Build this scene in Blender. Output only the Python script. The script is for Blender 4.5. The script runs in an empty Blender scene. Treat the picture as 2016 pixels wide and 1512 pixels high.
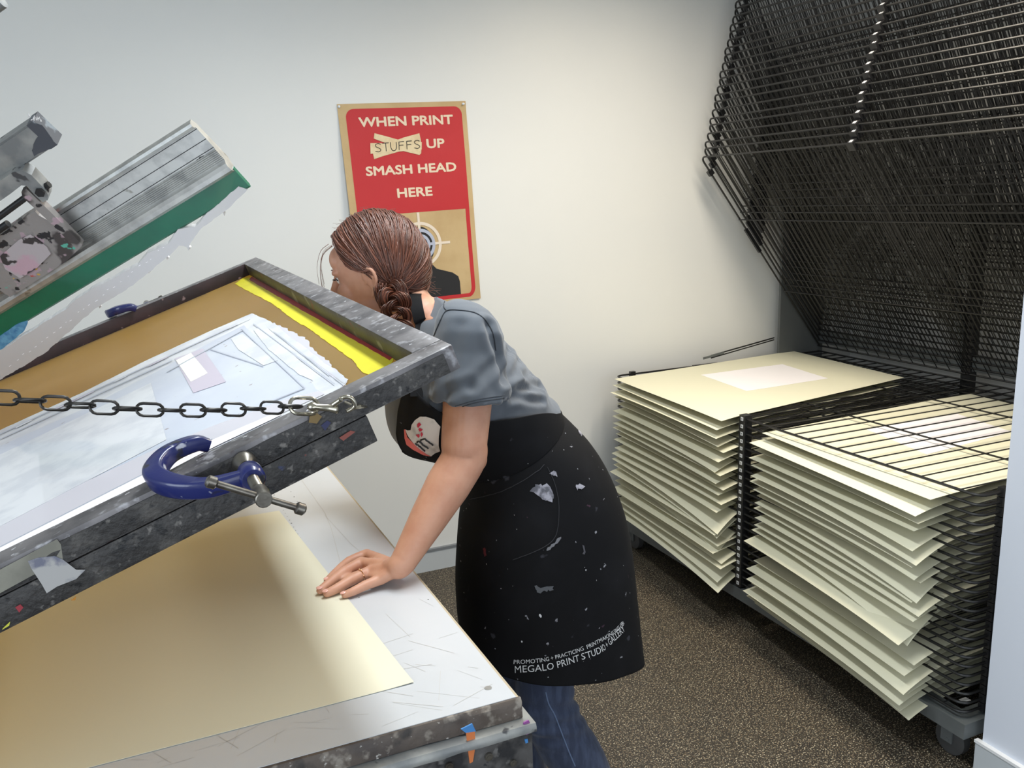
import bpy, bmesh, math, random
import numpy as np
from mathutils import Vector, Matrix, noise as mnoise

random.seed(7); rng = np.random.default_rng(7)
SC = bpy.context.scene
COL = SC.collection
PI = math.pi
R_ = math.radians

# ------------------------------------------------------------------ camera
FPX = 1719.7
CAMP = np.array([0.0, 0.0, 1.6])
def cam_axes(yaw, p, r):
    f = np.array([math.sin(yaw)*math.cos(p), math.cos(yaw)*math.cos(p), -math.sin(p)])
    rt = np.array([math.cos(yaw), -math.sin(yaw), 0.0]); up = np.cross(rt, f)
    return np.stack([rt*math.cos(r)+up*math.sin(r), -rt*math.sin(r)+up*math.cos(r), f])
RC = cam_axes(R_(23.67042741), R_(11.95480873), R_(-1.68407021))
cd = bpy.data.cameras.new('camera'); cam = bpy.data.objects.new('camera', cd); COL.objects.link(cam)
cd.sensor_fit = 'HORIZONTAL'; cd.sensor_width = 36.0; cd.lens = FPX/2016*36.0; cd.clip_start = 0.02
M = Matrix.Identity(4)
for i in range(3):
    M[i][0] = RC[0][i]; M[i][1] = RC[1][i]; M[i][2] = -RC[2][i]; M[i][3] = CAMP[i]
cam.matrix_world = M
SC.camera = cam

# ------------------------------------------------------------------ world, lights, exposure
w = bpy.data.worlds.new('world'); SC.world = w; w.use_nodes = True
bg = w.node_tree.nodes['Background']; bg.inputs[0].default_value = (0.80, 0.90, 1.0, 1); bg.inputs[1].default_value = 0.5
def area(name, loc, size, energy, color, rot=(0, 0, 0), spread=170):
    l = bpy.data.lights.new(name, 'AREA'); l.shape = 'RECTANGLE'; l.size, l.size_y = size
    l.energy = energy; l.color = color; l.spread = R_(spread)
    o = bpy.data.objects.new(name, l); COL.objects.link(o); o.location = loc; o.rotation_euler = rot
    return o
area('tube_light_table', (0.64, 1.6, 2.72), (0.20, 1.5), 29, (0.91, 0.97, 1.0), spread=150)
area('tube_light_rack', (1.95, 1.95, 2.72), (0.28, 1.5), 42, (1.0, 0.89, 0.73), spread=155)
area('cool_fill_left', (-2.4, -0.4, 1.9), (1.6, 2.2), 58, (0.80, 0.90, 1.0), rot=(R_(80), 0, R_(-65)), spread=170)  # soft cool fill added from the left to brighten the walls, no window known
area('fill_behind_camera', (0.3, -2.35, 1.5), (3.0, 1.5), 30, (0.86, 0.93, 1.0), rot=(R_(84), 0, 0), spread=150)  # unseen fill lamp added behind the camera to lift the back wall
SC.view_settings.view_transform = 'Standard'; SC.view_settings.look = 'None'
SC.view_settings.exposure = -0.05; SC.view_settings.gamma = 1.0
try: SC.view_settings.use_curve_mapping = False
except Exception: pass

# ------------------------------------------------------------------ measuring helpers (pixel ray -> point at a known depth)
def ray(x, y): return RC.T @ np.array([(x-1008)/FPX, -(y-756)/FPX, 1.0])
def at(x, y, ax, val):
    d = ray(x, y); i = 'XYZ'.index(ax); return CAMP + d*((val-CAMP[i])/d[i])
def dep(x, y, d): return CAMP + ray(x, y)*d
def pj(P):
    P = np.asarray(P); q = (P-CAMP) @ RC.T
    return np.stack([1008+FPX*q[..., 0]/q[..., 2], 756-FPX*q[..., 1]/q[..., 2]], -1)
def unit(v): v = np.asarray(v, float); return v/np.linalg.norm(v)

# ------------------------------------------------------------------ materials
def mat(name, base, rough=0.5, metal=0.0, var=None, splats=(), bump=None, coord='Object', transl=None, emit=None,
        sheen=0, alpha=None, attr=None, spec=None, scalev=(1, 1, 1), coat=0, sss=0):
    m = bpy.data.materials.new(name); m.use_nodes = True
    nt = m.node_tree; N = nt.nodes; L = nt.links; b = N['Principled BSDF']
    def c4(c): return (c[0], c[1], c[2], 1)
    tc = N.new('ShaderNodeTexCoord'); mp = N.new('ShaderNodeMapping'); L.new(tc.outputs[coord], mp.inputs[0])
    mp.inputs['Scale'].default_value = scalev
    def noise(scale, detail=4, rough_=0.55, off=0.0):
        n = N.new('ShaderNodeTexNoise'); n.inputs['Scale'].default_value = scale; n.inputs['Detail'].default_value = detail
        n.inputs['Roughness'].default_value = rough_
        if off:
            ad = N.new('ShaderNodeVectorMath'); ad.operation = 'ADD'; ad.inputs[1].default_value = (off, off*1.7, -off*0.6)
            L.new(mp.outputs[0], ad.inputs[0]); L.new(ad.outputs[0], n.inputs['Vector'])
        else: L.new(mp.outputs[0], n.inputs['Vector'])
        return n.outputs['Fac']
    def mix(fac, c1, c2):
        x = N.new('ShaderNodeMix'); x.data_type = 'RGBA'
        if isinstance(fac, float): x.inputs[0].default_value = fac
        else: L.new(fac, x.inputs[0])
        for i, c in ((6, c1), (7, c2)):
            if isinstance(c, tuple): x.inputs[i].default_value = c4(c)
            else: L.new(c, x.inputs[i])
        return x.outputs[2]
    def rng_(fac, lo, hi):
        r = N.new('ShaderNodeMapRange'); r.inputs[1].default_value = lo; r.inputs[2].default_value = hi
        L.new(fac, r.inputs[0]); return r.outputs[0]
    col = tuple(base)
    if attr:
        a = N.new('ShaderNodeAttribute'); a.attribute_name = attr[0]
        col = mix(a.outputs['Fac'], tuple(base), tuple(attr[1]))
    if var:
        scale, c2, lo, hi = var
        col = mix(rng_(noise(scale, 5), lo, hi), col, tuple(c2))
    for k, (scale, lo, hi, c) in enumerate(splats):
        col = mix(rng_(noise(scale, 3, 0.5, 3.1+5.7*k), lo, hi), col, tuple(c))
    if isinstance(col, tuple): b.inputs['Base Color'].default_value = c4(col)
    else: L.new(col, b.inputs['Base Color'])
    b.inputs['Roughness'].default_value = rough; b.inputs['Metallic'].default_value = metal
    if spec is not None: b.inputs['Specular IOR Level'].default_value = spec
    if sheen: b.inputs['Sheen Weight'].default_value = sheen
    if coat: b.inputs['Coat Weight'].default_value = coat
    if sss:
        b.inputs['Subsurface Weight'].default_value = sss
        b.inputs['Subsurface Radius'].default_value = (0.012, 0.005, 0.003)
        b.inputs['Subsurface Scale'].default_value = 0.5
    if bump:
        bp = N.new('ShaderNodeBump'); bp.inputs['Strength'].default_value = bump[1]; bp.inputs['Distance'].default_value = bump[2] if len(bump) > 2 else 0.002
        L.new(noise(bump[0], 5), bp.inputs['Height']); L.new(bp.outputs[0], b.inputs['Normal'])
    out = N['Material Output']
    if transl:
        t = N.new('ShaderNodeBsdfTranslucent'); t.inputs[0].default_value = c4(transl[1])
        ms = N.new('ShaderNodeMixShader'); ms.inputs[0].default_value = transl[0]
        L.new(b.outputs[0], ms.inputs[1]); L.new(t.outputs[0], ms.inputs[2]); L.new(ms.outputs[0], out.inputs[0])
    return m

def srgb(r, g, b):
    f = lambda c: ((c/255+0.055)/1.055)**2.4 if c > 10 else c/255/12.92
    return (f(r), f(g), f(b))

WALL = mat('wall_paint', srgb(226, 226, 222), 0.55, var=(1.3, srgb(221, 222, 220), 0.3, 0.7), bump=(220, 0.05, 0.001))
PARTW = mat('partition_paint', srgb(215, 220, 230), 0.5, bump=(220, 0.05, 0.001))
CEIL = mat('ceiling_paint', srgb(215, 215, 210), 0.7)
SKIRT = mat('skirting_vinyl', srgb(190, 195, 198), 0.4)
SKIRTTOP = mat('skirting_lip', srgb(120, 124, 128), 0.4)
FLOOR = mat('speckled_rubber_floor', srgb(39, 34, 29), 0.55, var=(6, srgb(47, 41, 33), 0.35, 0.65),
            splats=((190, 0.58, 0.60, srgb(122, 107, 86)), (230, 0.62, 0.64, srgb(205, 194, 168)), (150, 0.66, 0.69, srgb(14, 12, 11)), (260, 0.66, 0.68, srgb(112, 112, 98))), bump=(200, 0.15, 0.001))
BLACKWIRE = mat('black_powder_coat', (0.012, 0.012, 0.012), 0.42)
BLACKPLASTIC = mat('black_plastic', (0.014, 0.014, 0.015), 0.35)
STICKER = mat('white_sticker', srgb(230, 230, 230), 0.5)
GREYSTEEL = mat('grey_painted_steel', srgb(98, 102, 102), 0.45, var=(9, srgb(84, 88, 88), 0.4, 0.65))
DARKPLATE = mat('dark_grey_plate', srgb(92, 95, 95), 0.5)
PAPER = mat('cream_printing_paper', srgb(222, 219, 194), 0.75)
PAPER_T = mat('cream_table_paper', srgb(214, 211, 190), 0.7)
PRINTW = mat('white_printed_patch', srgb(250, 246, 248), 0.5)
LAMINATE = mat('white_laminate', srgb(194, 197, 201), 0.28, var=(2.5, srgb(187, 190, 193), 0.45, 0.75))
HOLE = mat('vacuum_hole', (0.03, 0.03, 0.03), 0.8)
SCRATCH = mat('scratch_line', srgb(188, 186, 182), 0.6)
TRIMWOOD = mat('plywood_edge', srgb(178, 165, 140), 0.6)
DIRTY = dict(splats=((18, 0.50, 0.66, srgb(40, 38, 38)), (34, 0.56, 0.70, srgb(78, 75, 72)), (90, 0.62, 0.72, srgb(112, 108, 104)), (70, 0.60, 0.68, srgb(24, 24, 26)), (26, 0.72, 0.74, srgb(56, 62, 92)), (36, 0.73, 0.75, srgb(118, 60, 52))))
INKDARK = mat('ink_crusted_dark_metal', srgb(46, 44, 43), 0.5, 0.0, var=(9, srgb(62, 60, 59), 0.4, 0.65), bump=(120, 0.7, 0.003), **DIRTY)
INKTABLE = mat('ink_crusted_table_panel', srgb(66, 64, 63), 0.5, 0.0, var=(13, srgb(88, 86, 85), 0.42, 0.6), bump=(80, 0.6, 0.002),
               splats=((24, 0.52, 0.62, srgb(40, 40, 42)), (60, 0.58, 0.68, srgb(104, 102, 100)), (17, 0.70, 0.72, srgb(70, 90, 130)), (33, 0.70, 0.72, srgb(40, 40, 44))))
EDGEDARK = mat('ink_stained_edge_strip', srgb(86, 76, 68), 0.55, var=(12, srgb(70, 62, 58), 0.4, 0.6), splats=((50, 0.56, 0.68, srgb(134, 126, 116)), (25, 0.58, 0.68, srgb(46, 41, 38)), (110, 0.66, 0.72, srgb(170, 166, 160))), bump=(90, 0.6, 0.002), scalev=(1, 1, 1))
ALUFRAME = mat('scuffed_aluminium_frame', srgb(120, 117, 118), 0.42, 0.35, var=(18, srgb(84, 82, 84), 0.42, 0.62), bump=(120, 0.25, 0.001),
               splats=((60, 0.58, 0.70, srgb(160, 159, 162)), (26, 0.66, 0.72, srgb(62, 46, 48)), (85, 0.69, 0.72, srgb(208, 208, 212))))
ALUINNER = mat('ink_stained_frame_inside', srgb(70, 66, 48), 0.5, 0.2, var=(12, srgb(52, 42, 36), 0.4, 0.62), bump=(120, 0.3, 0.001), splats=((16, 0.62, 0.66, srgb(110, 104, 84)), (24, 0.66, 0.7, srgb(96, 40, 40))))
MAROON = mat('maroon_stained_frame_inside', srgb(58, 40, 42), 0.5, 0.1, var=(14, srgb(40, 30, 32), 0.4, 0.62), bump=(120, 0.3, 0.001), splats=((30, 0.65, 0.69, srgb(130, 110, 110)),))
EMULSION = mat('brown_emulsion_mesh', srgb(180, 170, 148), 0.35, 0, transl=(0.74, srgb(246, 216, 98)), var=(4, srgb(170, 158, 132), 0.4, 0.7))
YELLOW = mat('yellow_bare_mesh', srgb(246, 240, 70), 0.45, 0, transl=(0.35, srgb(250, 240, 90)), var=(7, srgb(228, 220, 60), 0.45, 0.7))
REDLINE = mat('red_glue_line', srgb(150, 40, 40), 0.5)
LAVENDER = mat('lavender_ink_film', srgb(220, 218, 228), 0.3, transl=(0.16, srgb(250, 236, 190)), coat=0.3)
WHITEINK = mat('wet_white_ink', srgb(240, 243, 250), 0.22, transl=(0.16, srgb(250, 236, 190)), coat=0.5, var=(16, srgb(222, 226, 236), 0.45, 0.6))
BLUEWHITE = mat('bluish_white_ink_film', srgb(228, 235, 248), 0.2, transl=(0.16, srgb(250, 236, 190)), coat=0.5, var=(5, srgb(212, 219, 238), 0.4, 0.65), splats=((60, 0.70, 0.73, srgb(170, 160, 164)),))
MAUVE = mat('mauve_ink', srgb(196, 186, 200), 0.3, coat=0.3)
INKLINE = mat('grey_ink_crease', srgb(172, 176, 186), 0.4)
TAPE = mat('masking_tape', srgb(140, 138, 126), 0.55, var=(20, srgb(120, 118, 108), 0.4, 0.6))
TAPEP = mat('pale_tape_scrap', srgb(172, 170, 168), 0.5, var=(30, srgb(110, 112, 128), 0.5, 0.6))
BLUECAST = mat('blue_enamel_casting', srgb(27, 35, 92), 0.3, 0.0, coat=0.3, splats=((28, 0.60, 0.64, srgb(34, 34, 44)), (40, 0.66, 0.69, srgb(176, 178, 190)), (22, 0.7, 0.72, srgb(140, 140, 60))), bump=(90, 0.3, 0.001))
STEELD = mat('dull_steel', srgb(128, 124, 116), 0.35, 0.85, var=(40, srgb(98, 92, 86), 0.4, 0.6), bump=(140, 0.2, 0.001))
BRASSY = mat('bright_nickel', srgb(178, 172, 156), 0.22, 0.95)
CHAIND = mat('blackened_chain_steel', srgb(58, 56, 54), 0.35, 0.7)
ALU = mat('brushed_aluminium', srgb(190, 190, 186), 0.34, 0.75, var=(30, srgb(160, 160, 158), 0.45, 0.7), scalev=(1, 1, 1), bump=(160, 0.1, 0.0005), splats=((22, 0.66, 0.7, srgb(140, 138, 130)),))
ALUGROOVE = mat('dark_groove', (0.02, 0.02, 0.02), 0.6)
GREENRUB = mat('green_rubber_blade', srgb(8, 98, 70), 0.25, coat=0.3, var=(9, srgb(12, 84, 62), 0.4, 0.7))
BLUERUB = mat('blue_ink_stain', srgb(96, 150, 180), 0.5, var=(60, srgb(60, 110, 150), 0.4, 0.6))
GREYINK = mat('pale_grey_ink', srgb(192, 189, 188), 0.25, coat=0.4, bump=(60, 0.15, 0.001))
PAINTY = mat('paint_spattered_bracket', srgb(134, 128, 124), 0.5, 0.2, bump=(80, 0.6, 0.002),
             splats=((16, 0.52, 0.57, srgb(66, 60, 58)), (30, 0.60, 0.63, srgb(160, 138, 144)), (44, 0.62, 0.65, srgb(36, 34, 36)), (26, 0.68, 0.70, srgb(84, 160, 140)), (31, 0.69, 0.71, srgb(190, 150, 70)), (37, 0.71, 0.73, srgb(170, 60, 50))))
ARMGREY = mat('ink_smeared_steel_tube', srgb(148, 148, 144), 0.45, 0.3, var=(14, srgb(116, 118, 118), 0.42, 0.62), bump=(90, 0.3, 0.001), splats=((24, 0.65, 0.68, srgb(70, 70, 72)),))
BOLTBLK = mat('black_bolt', (0.016, 0.016, 0.017), 0.4, 0.3)
KRAFT = mat('kraft_paper', srgb(196, 170, 126), 0.75, var=(7, srgb(186, 158, 114), 0.4, 0.65), bump=(14, 0.35, 0.006))
POSTRED = mat('red_screen_print', srgb(186, 36, 42), 0.6, bump=(14, 0.3, 0.006))
POSTCREAM = mat('cream_lettering', srgb(226, 206, 180), 0.65)
POSTTGT = mat('pale_target_print', srgb(226, 212, 194), 0.65)
POSTBLUE = mat('pale_blue_target_print', srgb(176, 182, 200), 0.65)
POSTBLK = mat('black_screen_print', srgb(24, 24, 27), 0.6)
MTAPE = mat('cream_masking_tape', srgb(222, 204, 166), 0.6, var=(30, srgb(212, 190, 150), 0.4, 0.6))
MARKER = mat('black_marker', (0.015, 0.015, 0.015), 0.6)
PIN = mat('clear_push_pin', srgb(220, 225, 230), 0.15)
SKIN = mat('skin', srgb(198, 148, 122), 0.5, var=(26, srgb(188, 134, 108), 0.4, 0.7), bump=(160, 0.12, 0.0008), sss=0.12)
LIPS = mat('lips', srgb(176, 100, 94), 0.4)
NAIL = mat('fingernail', srgb(224, 170, 156), 0.2, coat=0.3)
EYEW = mat('eye_white', srgb(230, 228, 224), 0.15)
LASH = mat('eyelash', (0.015, 0.01, 0.01), 0.6)
BROW = mat('eyebrow', srgb(92, 58, 42), 0.7)
HAIRM = mat('auburn_hair', srgb(38, 20, 14), 0.40, attr=('tint', srgb(130, 76, 54)))
HAIRBASE = mat('auburn_hair_base', srgb(66, 34, 24), 0.5, var=(40, srgb(112, 60, 40), 0.35, 0.7), scalev=(1, 1, 1))
SHIRT = mat('slate_grey_cotton', srgb(90, 96, 104), 0.85, sheen=0.2, var=(5, srgb(81, 86, 93), 0.4, 0.7), bump=(900, 0.12, 0.0006))
SHIRTSEAM = mat('shirt_seam', srgb(46, 50, 56), 0.85)
APRON = mat('black_canvas_apron', (0.0055, 0.0055, 0.0065), 0.8, spec=0.22, bump=(700, 0.15, 0.0006), var=(7, (0.010, 0.010, 0.012), 0.5, 0.75),
            splats=((26, 0.70, 0.74, srgb(58, 58, 64)), (48, 0.725, 0.745, srgb(150, 150, 156)), (33, 0.735, 0.75, srgb(70, 50, 62)), (80, 0.745, 0.76, srgb(210, 210, 212))))
APRONSEAM = mat('apron_stitching', srgb(44, 44, 48), 0.8)
APAINT = mat('dried_white_paint', srgb(168, 166, 176), 0.6, var=(60, srgb(96, 96, 104), 0.45, 0.6))
ATEXT = mat('white_apron_print', srgb(226, 226, 226), 0.6)
LOGOW = mat('grubby_white_logo', srgb(216, 210, 204), 0.6, var=(25, srgb(160, 156, 148), 0.5, 0.7))
LOGOR = mat('red_logo_print', srgb(196, 50, 72), 0.6)
LOGOP = mat('coral_logo_edge', srgb(222, 108, 100), 0.6)
DENIM = mat('blue_denim', srgb(50, 59, 82), 0.85, sheen=0.15, var=(55, srgb(68, 79, 104), 0.42, 0.62), bump=(600, 0.3, 0.001), scalev=(1, 1, 0.25))
DENIMSEAM = mat('denim_seam', srgb(106, 122, 152), 0.85)
SHOE = mat('dark_shoe', (0.03, 0.03, 0.035), 0.5)
RINGM = mat('rose_gold_ring', srgb(226, 180, 140), 0.15, 1.0)
ORANGE = mat('orange_paint_drip', srgb(206, 120, 70), 0.45)
PURPLE = mat('purple_paint', srgb(140, 74, 140), 0.5)
BLUEP = mat('blue_paint', srgb(70, 130, 190), 0.5)
RUBBER = mat('grey_castor_rubber', srgb(70, 70, 70), 0.6)

# ------------------------------------------------------------------ mesh builder
def frames(pts, closed=False):
    P = [np.asarray(p, float) for p in pts]; n = len(P); T = []
    for i in range(n):
        a = P[(i-1) % n] if (closed or i > 0) else P[i]
        b = P[(i+1) % n] if (closed or i < n-1) else P[i]
        d = b-a; T.append(d/(np.linalg.norm(d)+1e-12))
    ref = np.array([0, 0, 1.0])
    if abs(T[0] @ ref) > 0.9: ref = np.array([1.0, 0, 0])
    u = np.cross(T[0], ref); u /= np.linalg.norm(u); out = []
    for t in T:
        u = u-t*(u @ t); u /= np.linalg.norm(u)+1e-12
        out.append((t, u, np.cross(t, u)))
    return P, out

class MB:
    def __init__(s): s.v = []; s.f = []; s.mi = []
    def add(s, verts, faces, mi=0):
        o = len(s.v); s.v.extend([tuple(map(float, p)) for p in verts])
        for f in faces: s.f.append(tuple(i+o for i in f)); s.mi.append(mi)
        return s
    def box(s, c, size, axes=None, mi=0):
        A = np.eye(3) if axes is None else np.asarray(axes, float); c = np.asarray(c, float); h = np.asarray(size, float)/2
        V = [c+A[0]*h[0]*x+A[1]*h[1]*y+A[2]*h[2]*z for x in (-1, 1) for y in (-1, 1) for z in (-1, 1)]
        return s.add(V, [(0, 1, 3, 2), (4, 6, 7, 5), (0, 4, 5, 1), (2, 3, 7, 6), (0, 2, 6, 4), (1, 5, 7, 3)], mi)
    def bbox(s, lo, hi, mi=0):
        lo = np.asarray(lo, float); hi = np.asarray(hi, float); return s.box((lo+hi)/2, hi-lo, None, mi)
    def tube(s, pts, r, n=8, closed=False, caps=True, mi=0, flat=1.0):
        P, F = frames(pts, closed); m = len(P); rs = [r]*m if np.isscalar(r) else list(r); V = []; Q = []
        for (p, (t, u, w_), rr) in zip(P, F, rs):
            for k in range(n):
                a = 2*PI*k/n; V.append(p+u*math.cos(a)*rr+w_*math.sin(a)*rr*flat)
        for i in range(m if closed else m-1):
            j = (i+1) % m
            for k in range(n):
                k2 = (k+1) % n; Q.append((i*n+k, i*n+k2, j*n+k2, j*n+k))
        if caps and not closed:
            Q.append(tuple(range(n))[::-1]); Q.append(tuple((m-1)*n+k for k in range(n)))
        return s.add(V, Q, mi)
    def cyl(s, a, b, r, n=16, mi=0, r2=None): return s.tube([a, b], [r, r if r2 is None else r2], n, mi=mi)
    def loft(s, rings, cap=True, mi=0, closed=True):
        n = len(rings[0]); V = [p for rg in rings for p in rg]; Q = []
        for i in range(len(rings)-1):
            for k in range(n if closed else n-1):
                k2 = (k+1) % n; Q.append((i*n+k, i*n+k2, (i+1)*n+k2, (i+1)*n+k))
        if cap:
            Q.append(tuple(range(n))[::-1]); Q.append(tuple((len(rings)-1)*n+k for k in range(n)))
        return s.add(V, Q, mi)
    def ell(s, c, ax, nu=20, nv=12, mi=0):
        c = np.asarray(c, float); A = [np.asarray(a, float) for a in ax]; V = [c+A[2]]; Q = []
        for j in range(1, nv):
            th = PI*j/nv
            for i in range(nu):
                ph = 2*PI*i/nu; V.append(c+A[0]*math.sin(th)*math.cos(ph)+A[1]*math.sin(th)*math.sin(ph)+A[2]*math.cos(th))
        V.append(c-A[2])
        for i in range(nu): Q.append((0, 1+i, 1+(i+1) % nu))
        for j in range(nv-2):
            for i in range(nu):
                a = 1+j*nu; Q.append((a+i, a+nu+i, a+nu+(i+1) % nu, a+(i+1) % nu))
        l = len(V)-1; a = 1+(nv-2)*nu
        for i in range(nu): Q.append((l, a+(i+1) % nu, a+i))
        return s.add(V, Q, mi)
    def sphere(s, c, r, mi=0, nu=16, nv=10): return s.ell(c, [(r, 0, 0), (0, r, 0), (0, 0, r)], nu, nv, mi)
    def prism(s, poly, d, mi=0):
        """closed prism: polygon points (3-D) pushed by the vector d"""
        n = len(poly); d = np.asarray(d, float); V = [np.asarray(p, float) for p in poly]; V = V+[p+d for p in V]
        Q = [tuple(range(n))[::-1], tuple(range(n, 2*n))]+[(i, (i+1) % n, n+(i+1) % n, n+i) for i in range(n)]
        return s.add(V, Q, mi)
    def sheet(s, G, T, mi=0):
        """grid of points G[i][j] with the offset T to its other side: a closed thin slab"""
        G = np.asarray(G, float); a, b = G.shape[:2]; T = np.broadcast_to(np.asarray(T, float), G.shape)
        V = list(G.reshape(-1, 3))+list((G+T).reshape(-1, 3)); o = a*b; Q = []
        for i in range(a-1):
            for j in range(b-1):
                q = (i*b+j, i*b+j+1, (i+1)*b+j+1, (i+1)*b+j); Q.append(q[::-1]); Q.append(tuple(x+o for x in q))
        rim = [(i, 0) for i in range(a)]+[(a-1, j) for j in range(1, b)]+[(i, b-1) for i in range(a-2, -1, -1)]+[(0, j) for j in range(b-2, 0, -1)]
        for k in range(len(rim)):
            p = rim[k][0]*b+rim[k][1]; q = rim[(k+1) % len(rim)]; q = q[0]*b+q[1]; Q.append((p, q, q+o, p+o))
        return s.add(V, Q, mi)

ORG = {}
def link(o): COL.objects.link(o); return o
def build(name, mb, mats, parent=None, origin=None, smooth=True, angle=40, local=False):
    if not isinstance(mats, (list, tuple)): mats = [mats]
    if local: org = np.zeros(3)
    elif parent is not None: org = ORG[parent.name]
    elif origin is not None: org = np.asarray(origin, float)
    else:
        V = np.array(mb.v); org = np.array([V[:, 0].mean(), V[:, 1].mean(), V[:, 2].min()])
    me = bpy.data.meshes.new(name); me.from_pydata([tuple(np.array(p)-org) for p in mb.v], [], mb.f)
    for m in mats: me.materials.append(m)
    me.polygons.foreach_set('material_index', mb.mi)
    bm = bmesh.new(); bm.from_mesh(me); bmesh.ops.recalc_face_normals(bm, faces=bm.faces); bm.to_mesh(me); bm.free()
    if smooth: shade(me, angle)
    o = bpy.data.objects.new(name, me); link(o)
    if parent is not None:
        o.parent = parent; ORG[o.name] = ORG[parent.name]
    else:
        o.location = org; ORG[o.name] = org
    return o
def shade(me, angle=40):
    me.polygons.foreach_set('use_smooth', [True]*len(me.polygons))
    try: me.set_sharp_from_angle(angle=R_(angle))
    except Exception: pass
def tag(o, label=None, cat=None, group=None, kind=None):
    if label: o['label'] = label
    if cat: o['category'] = cat
    if group: o['group'] = group
    if kind: o['kind'] = kind
    return o
def thing(name, loc, label, cat, group=None):
    o = bpy.data.objects.new(name, None); o.empty_display_size = 0.05; link(o); o.location = tuple(map(float, loc))
    ORG[o.name] = np.asarray(loc, float); return tag(o, label, cat, group)
def struct(name, mb, m, parent=None):
    o = build(name, mb, m, parent, smooth=False)
    if parent is None: o['kind'] = 'structure'
    return o

def smooth_path(P, n=40):
    """Catmull-Rom through the points"""
    P = np.asarray(P, float); m = len(P); Q = np.vstack([2*P[0]-P[1], P, 2*P[-1]-P[-2]]); out = []
    for t in np.linspace(0, m-1-1e-9, n):
        i = int(t); f = t-i; a, b, c, d = Q[i:i+4]
        out.append(0.5*((2*b)+(-a+c)*f+(2*a-5*b+4*c-d)*f*f+(-a+3*b-3*c+d)*f**3))
    return np.array(out)

# 2-D artwork -> any surface: bmesh in (u, v), cut into small cells and mapped
def art(bm, cuts, fn, thick=None):
    for ax in (0, 1):
        xs = [v.co[ax] for v in bm.verts]
        if not xs: continue
        lo, hi = min(xs), max(xs); k = math.ceil(lo/cuts[ax])
        while k*cuts[ax] < hi:
            no = (1, 0, 0) if ax == 0 else (0, 1, 0); co = [0, 0, 0]; co[ax] = k*cuts[ax]
            bmesh.ops.bisect_plane(bm, geom=bm.verts[:]+bm.edges[:]+bm.faces[:], plane_co=co, plane_no=no); k += 1
    bmesh.ops.triangulate(bm, faces=[f for f in bm.faces if len(f.verts) > 4])
    mb = MB(); bm.verts.index_update(); bm.verts.ensure_lookup_table()
    mb.add([fn(v.co.x, v.co.y) for v in bm.verts], [tuple(v.index for v in f.verts) for f in bm.faces])
    bm.free(); return mb
def poly2d(polys):
    bm = bmesh.new()
    for p in polys:
        vs = [bm.verts.new((q[0], q[1], 0)) for q in p]
        try: f = bm.faces.new(vs); bmesh.ops.triangulate(bm, faces=[f])
        except ValueError: pass
    return bm
def strip2d(outer, inner):
    bm = bmesh.new(); a = [bm.verts.new((p[0], p[1], 0)) for p in outer]; b = [bm.verts.new((p[0], p[1], 0)) for p in inner]; n = len(a)
    for i in range(n): bm.faces.new((a[i], a[(i+1) % n], b[(i+1) % n], b[i]))
    return bm
def text2d(s, box, offset=0.0, stretch=True, spacing=1.0):
    cu = bpy.data.curves.new('lettering', 'FONT'); cu.body = s; cu.size = 1.0; cu.offset = offset; cu.space_character = spacing; cu.resolution_u = 3
    o = bpy.data.objects.new('lettering_source', cu); link(o)
    dg = bpy.context.evaluated_depsgraph_get(); me = bpy.data.meshes.new_from_object(o.evaluated_get(dg))
    bm = bmesh.new(); bm.from_mesh(me); bmesh.ops.triangulate(bm, faces=bm.faces[:], ngon_method='EAR_CLIP'); bpy.data.objects.remove(o); bpy.data.curves.remove(cu); bpy.data.meshes.remove(me)
    X = [v.co.x for v in bm.verts]; Y = [v.co.y for v in bm.verts]; x0, x1, y0, y1 = min(X), max(X), min(Y), max(Y)
    a, b, c, d = box    # u0, v_bottom, u1, v_top
    for v in bm.verts:
        v.co.x = a+(v.co.x-x0)/(x1-x0)*(c-a); v.co.y = b+(v.co.y-y0)/(y1-y0)*(d-b); v.co.z = 0
    return bm
def merge(*mbs):
    m = MB()
    for q in mbs: m.add(q.v, q.f, 0) if isinstance(q, MB) else m.add(q[0].v, q[0].f, q[1])
    return m
def rrect(u0, v0, u1, v1, r, k=6, asp=1.0, corners=(1, 1, 1, 1)):
    """rounded rectangle outline; r in u units, asp = v per u"""
    out = []
    for (cx, cy, a0, on) in ((u1-r, v0+r*asp, -90, corners[0]), (u1-r, v1-r*asp, 0, corners[1]), (u0+r, v1-r*asp, 90, corners[2]), (u0+r, v0+r*asp, 180, corners[3])):
        for i in range(k+1):
            a = R_(a0+90*i/k)
            if on: out.append((cx+r*math.cos(a), cy+r*asp*math.sin(a)))
            else:
                sx = 1 if a0 in (-90, 0) else -1; sy = 1 if a0 in (0, 90) else -1
                out.append((cx+r*sx+1e-5*i*(-sx if a0 in (0, 180) else 0), cy+r*asp*sy))
    return out

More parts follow.
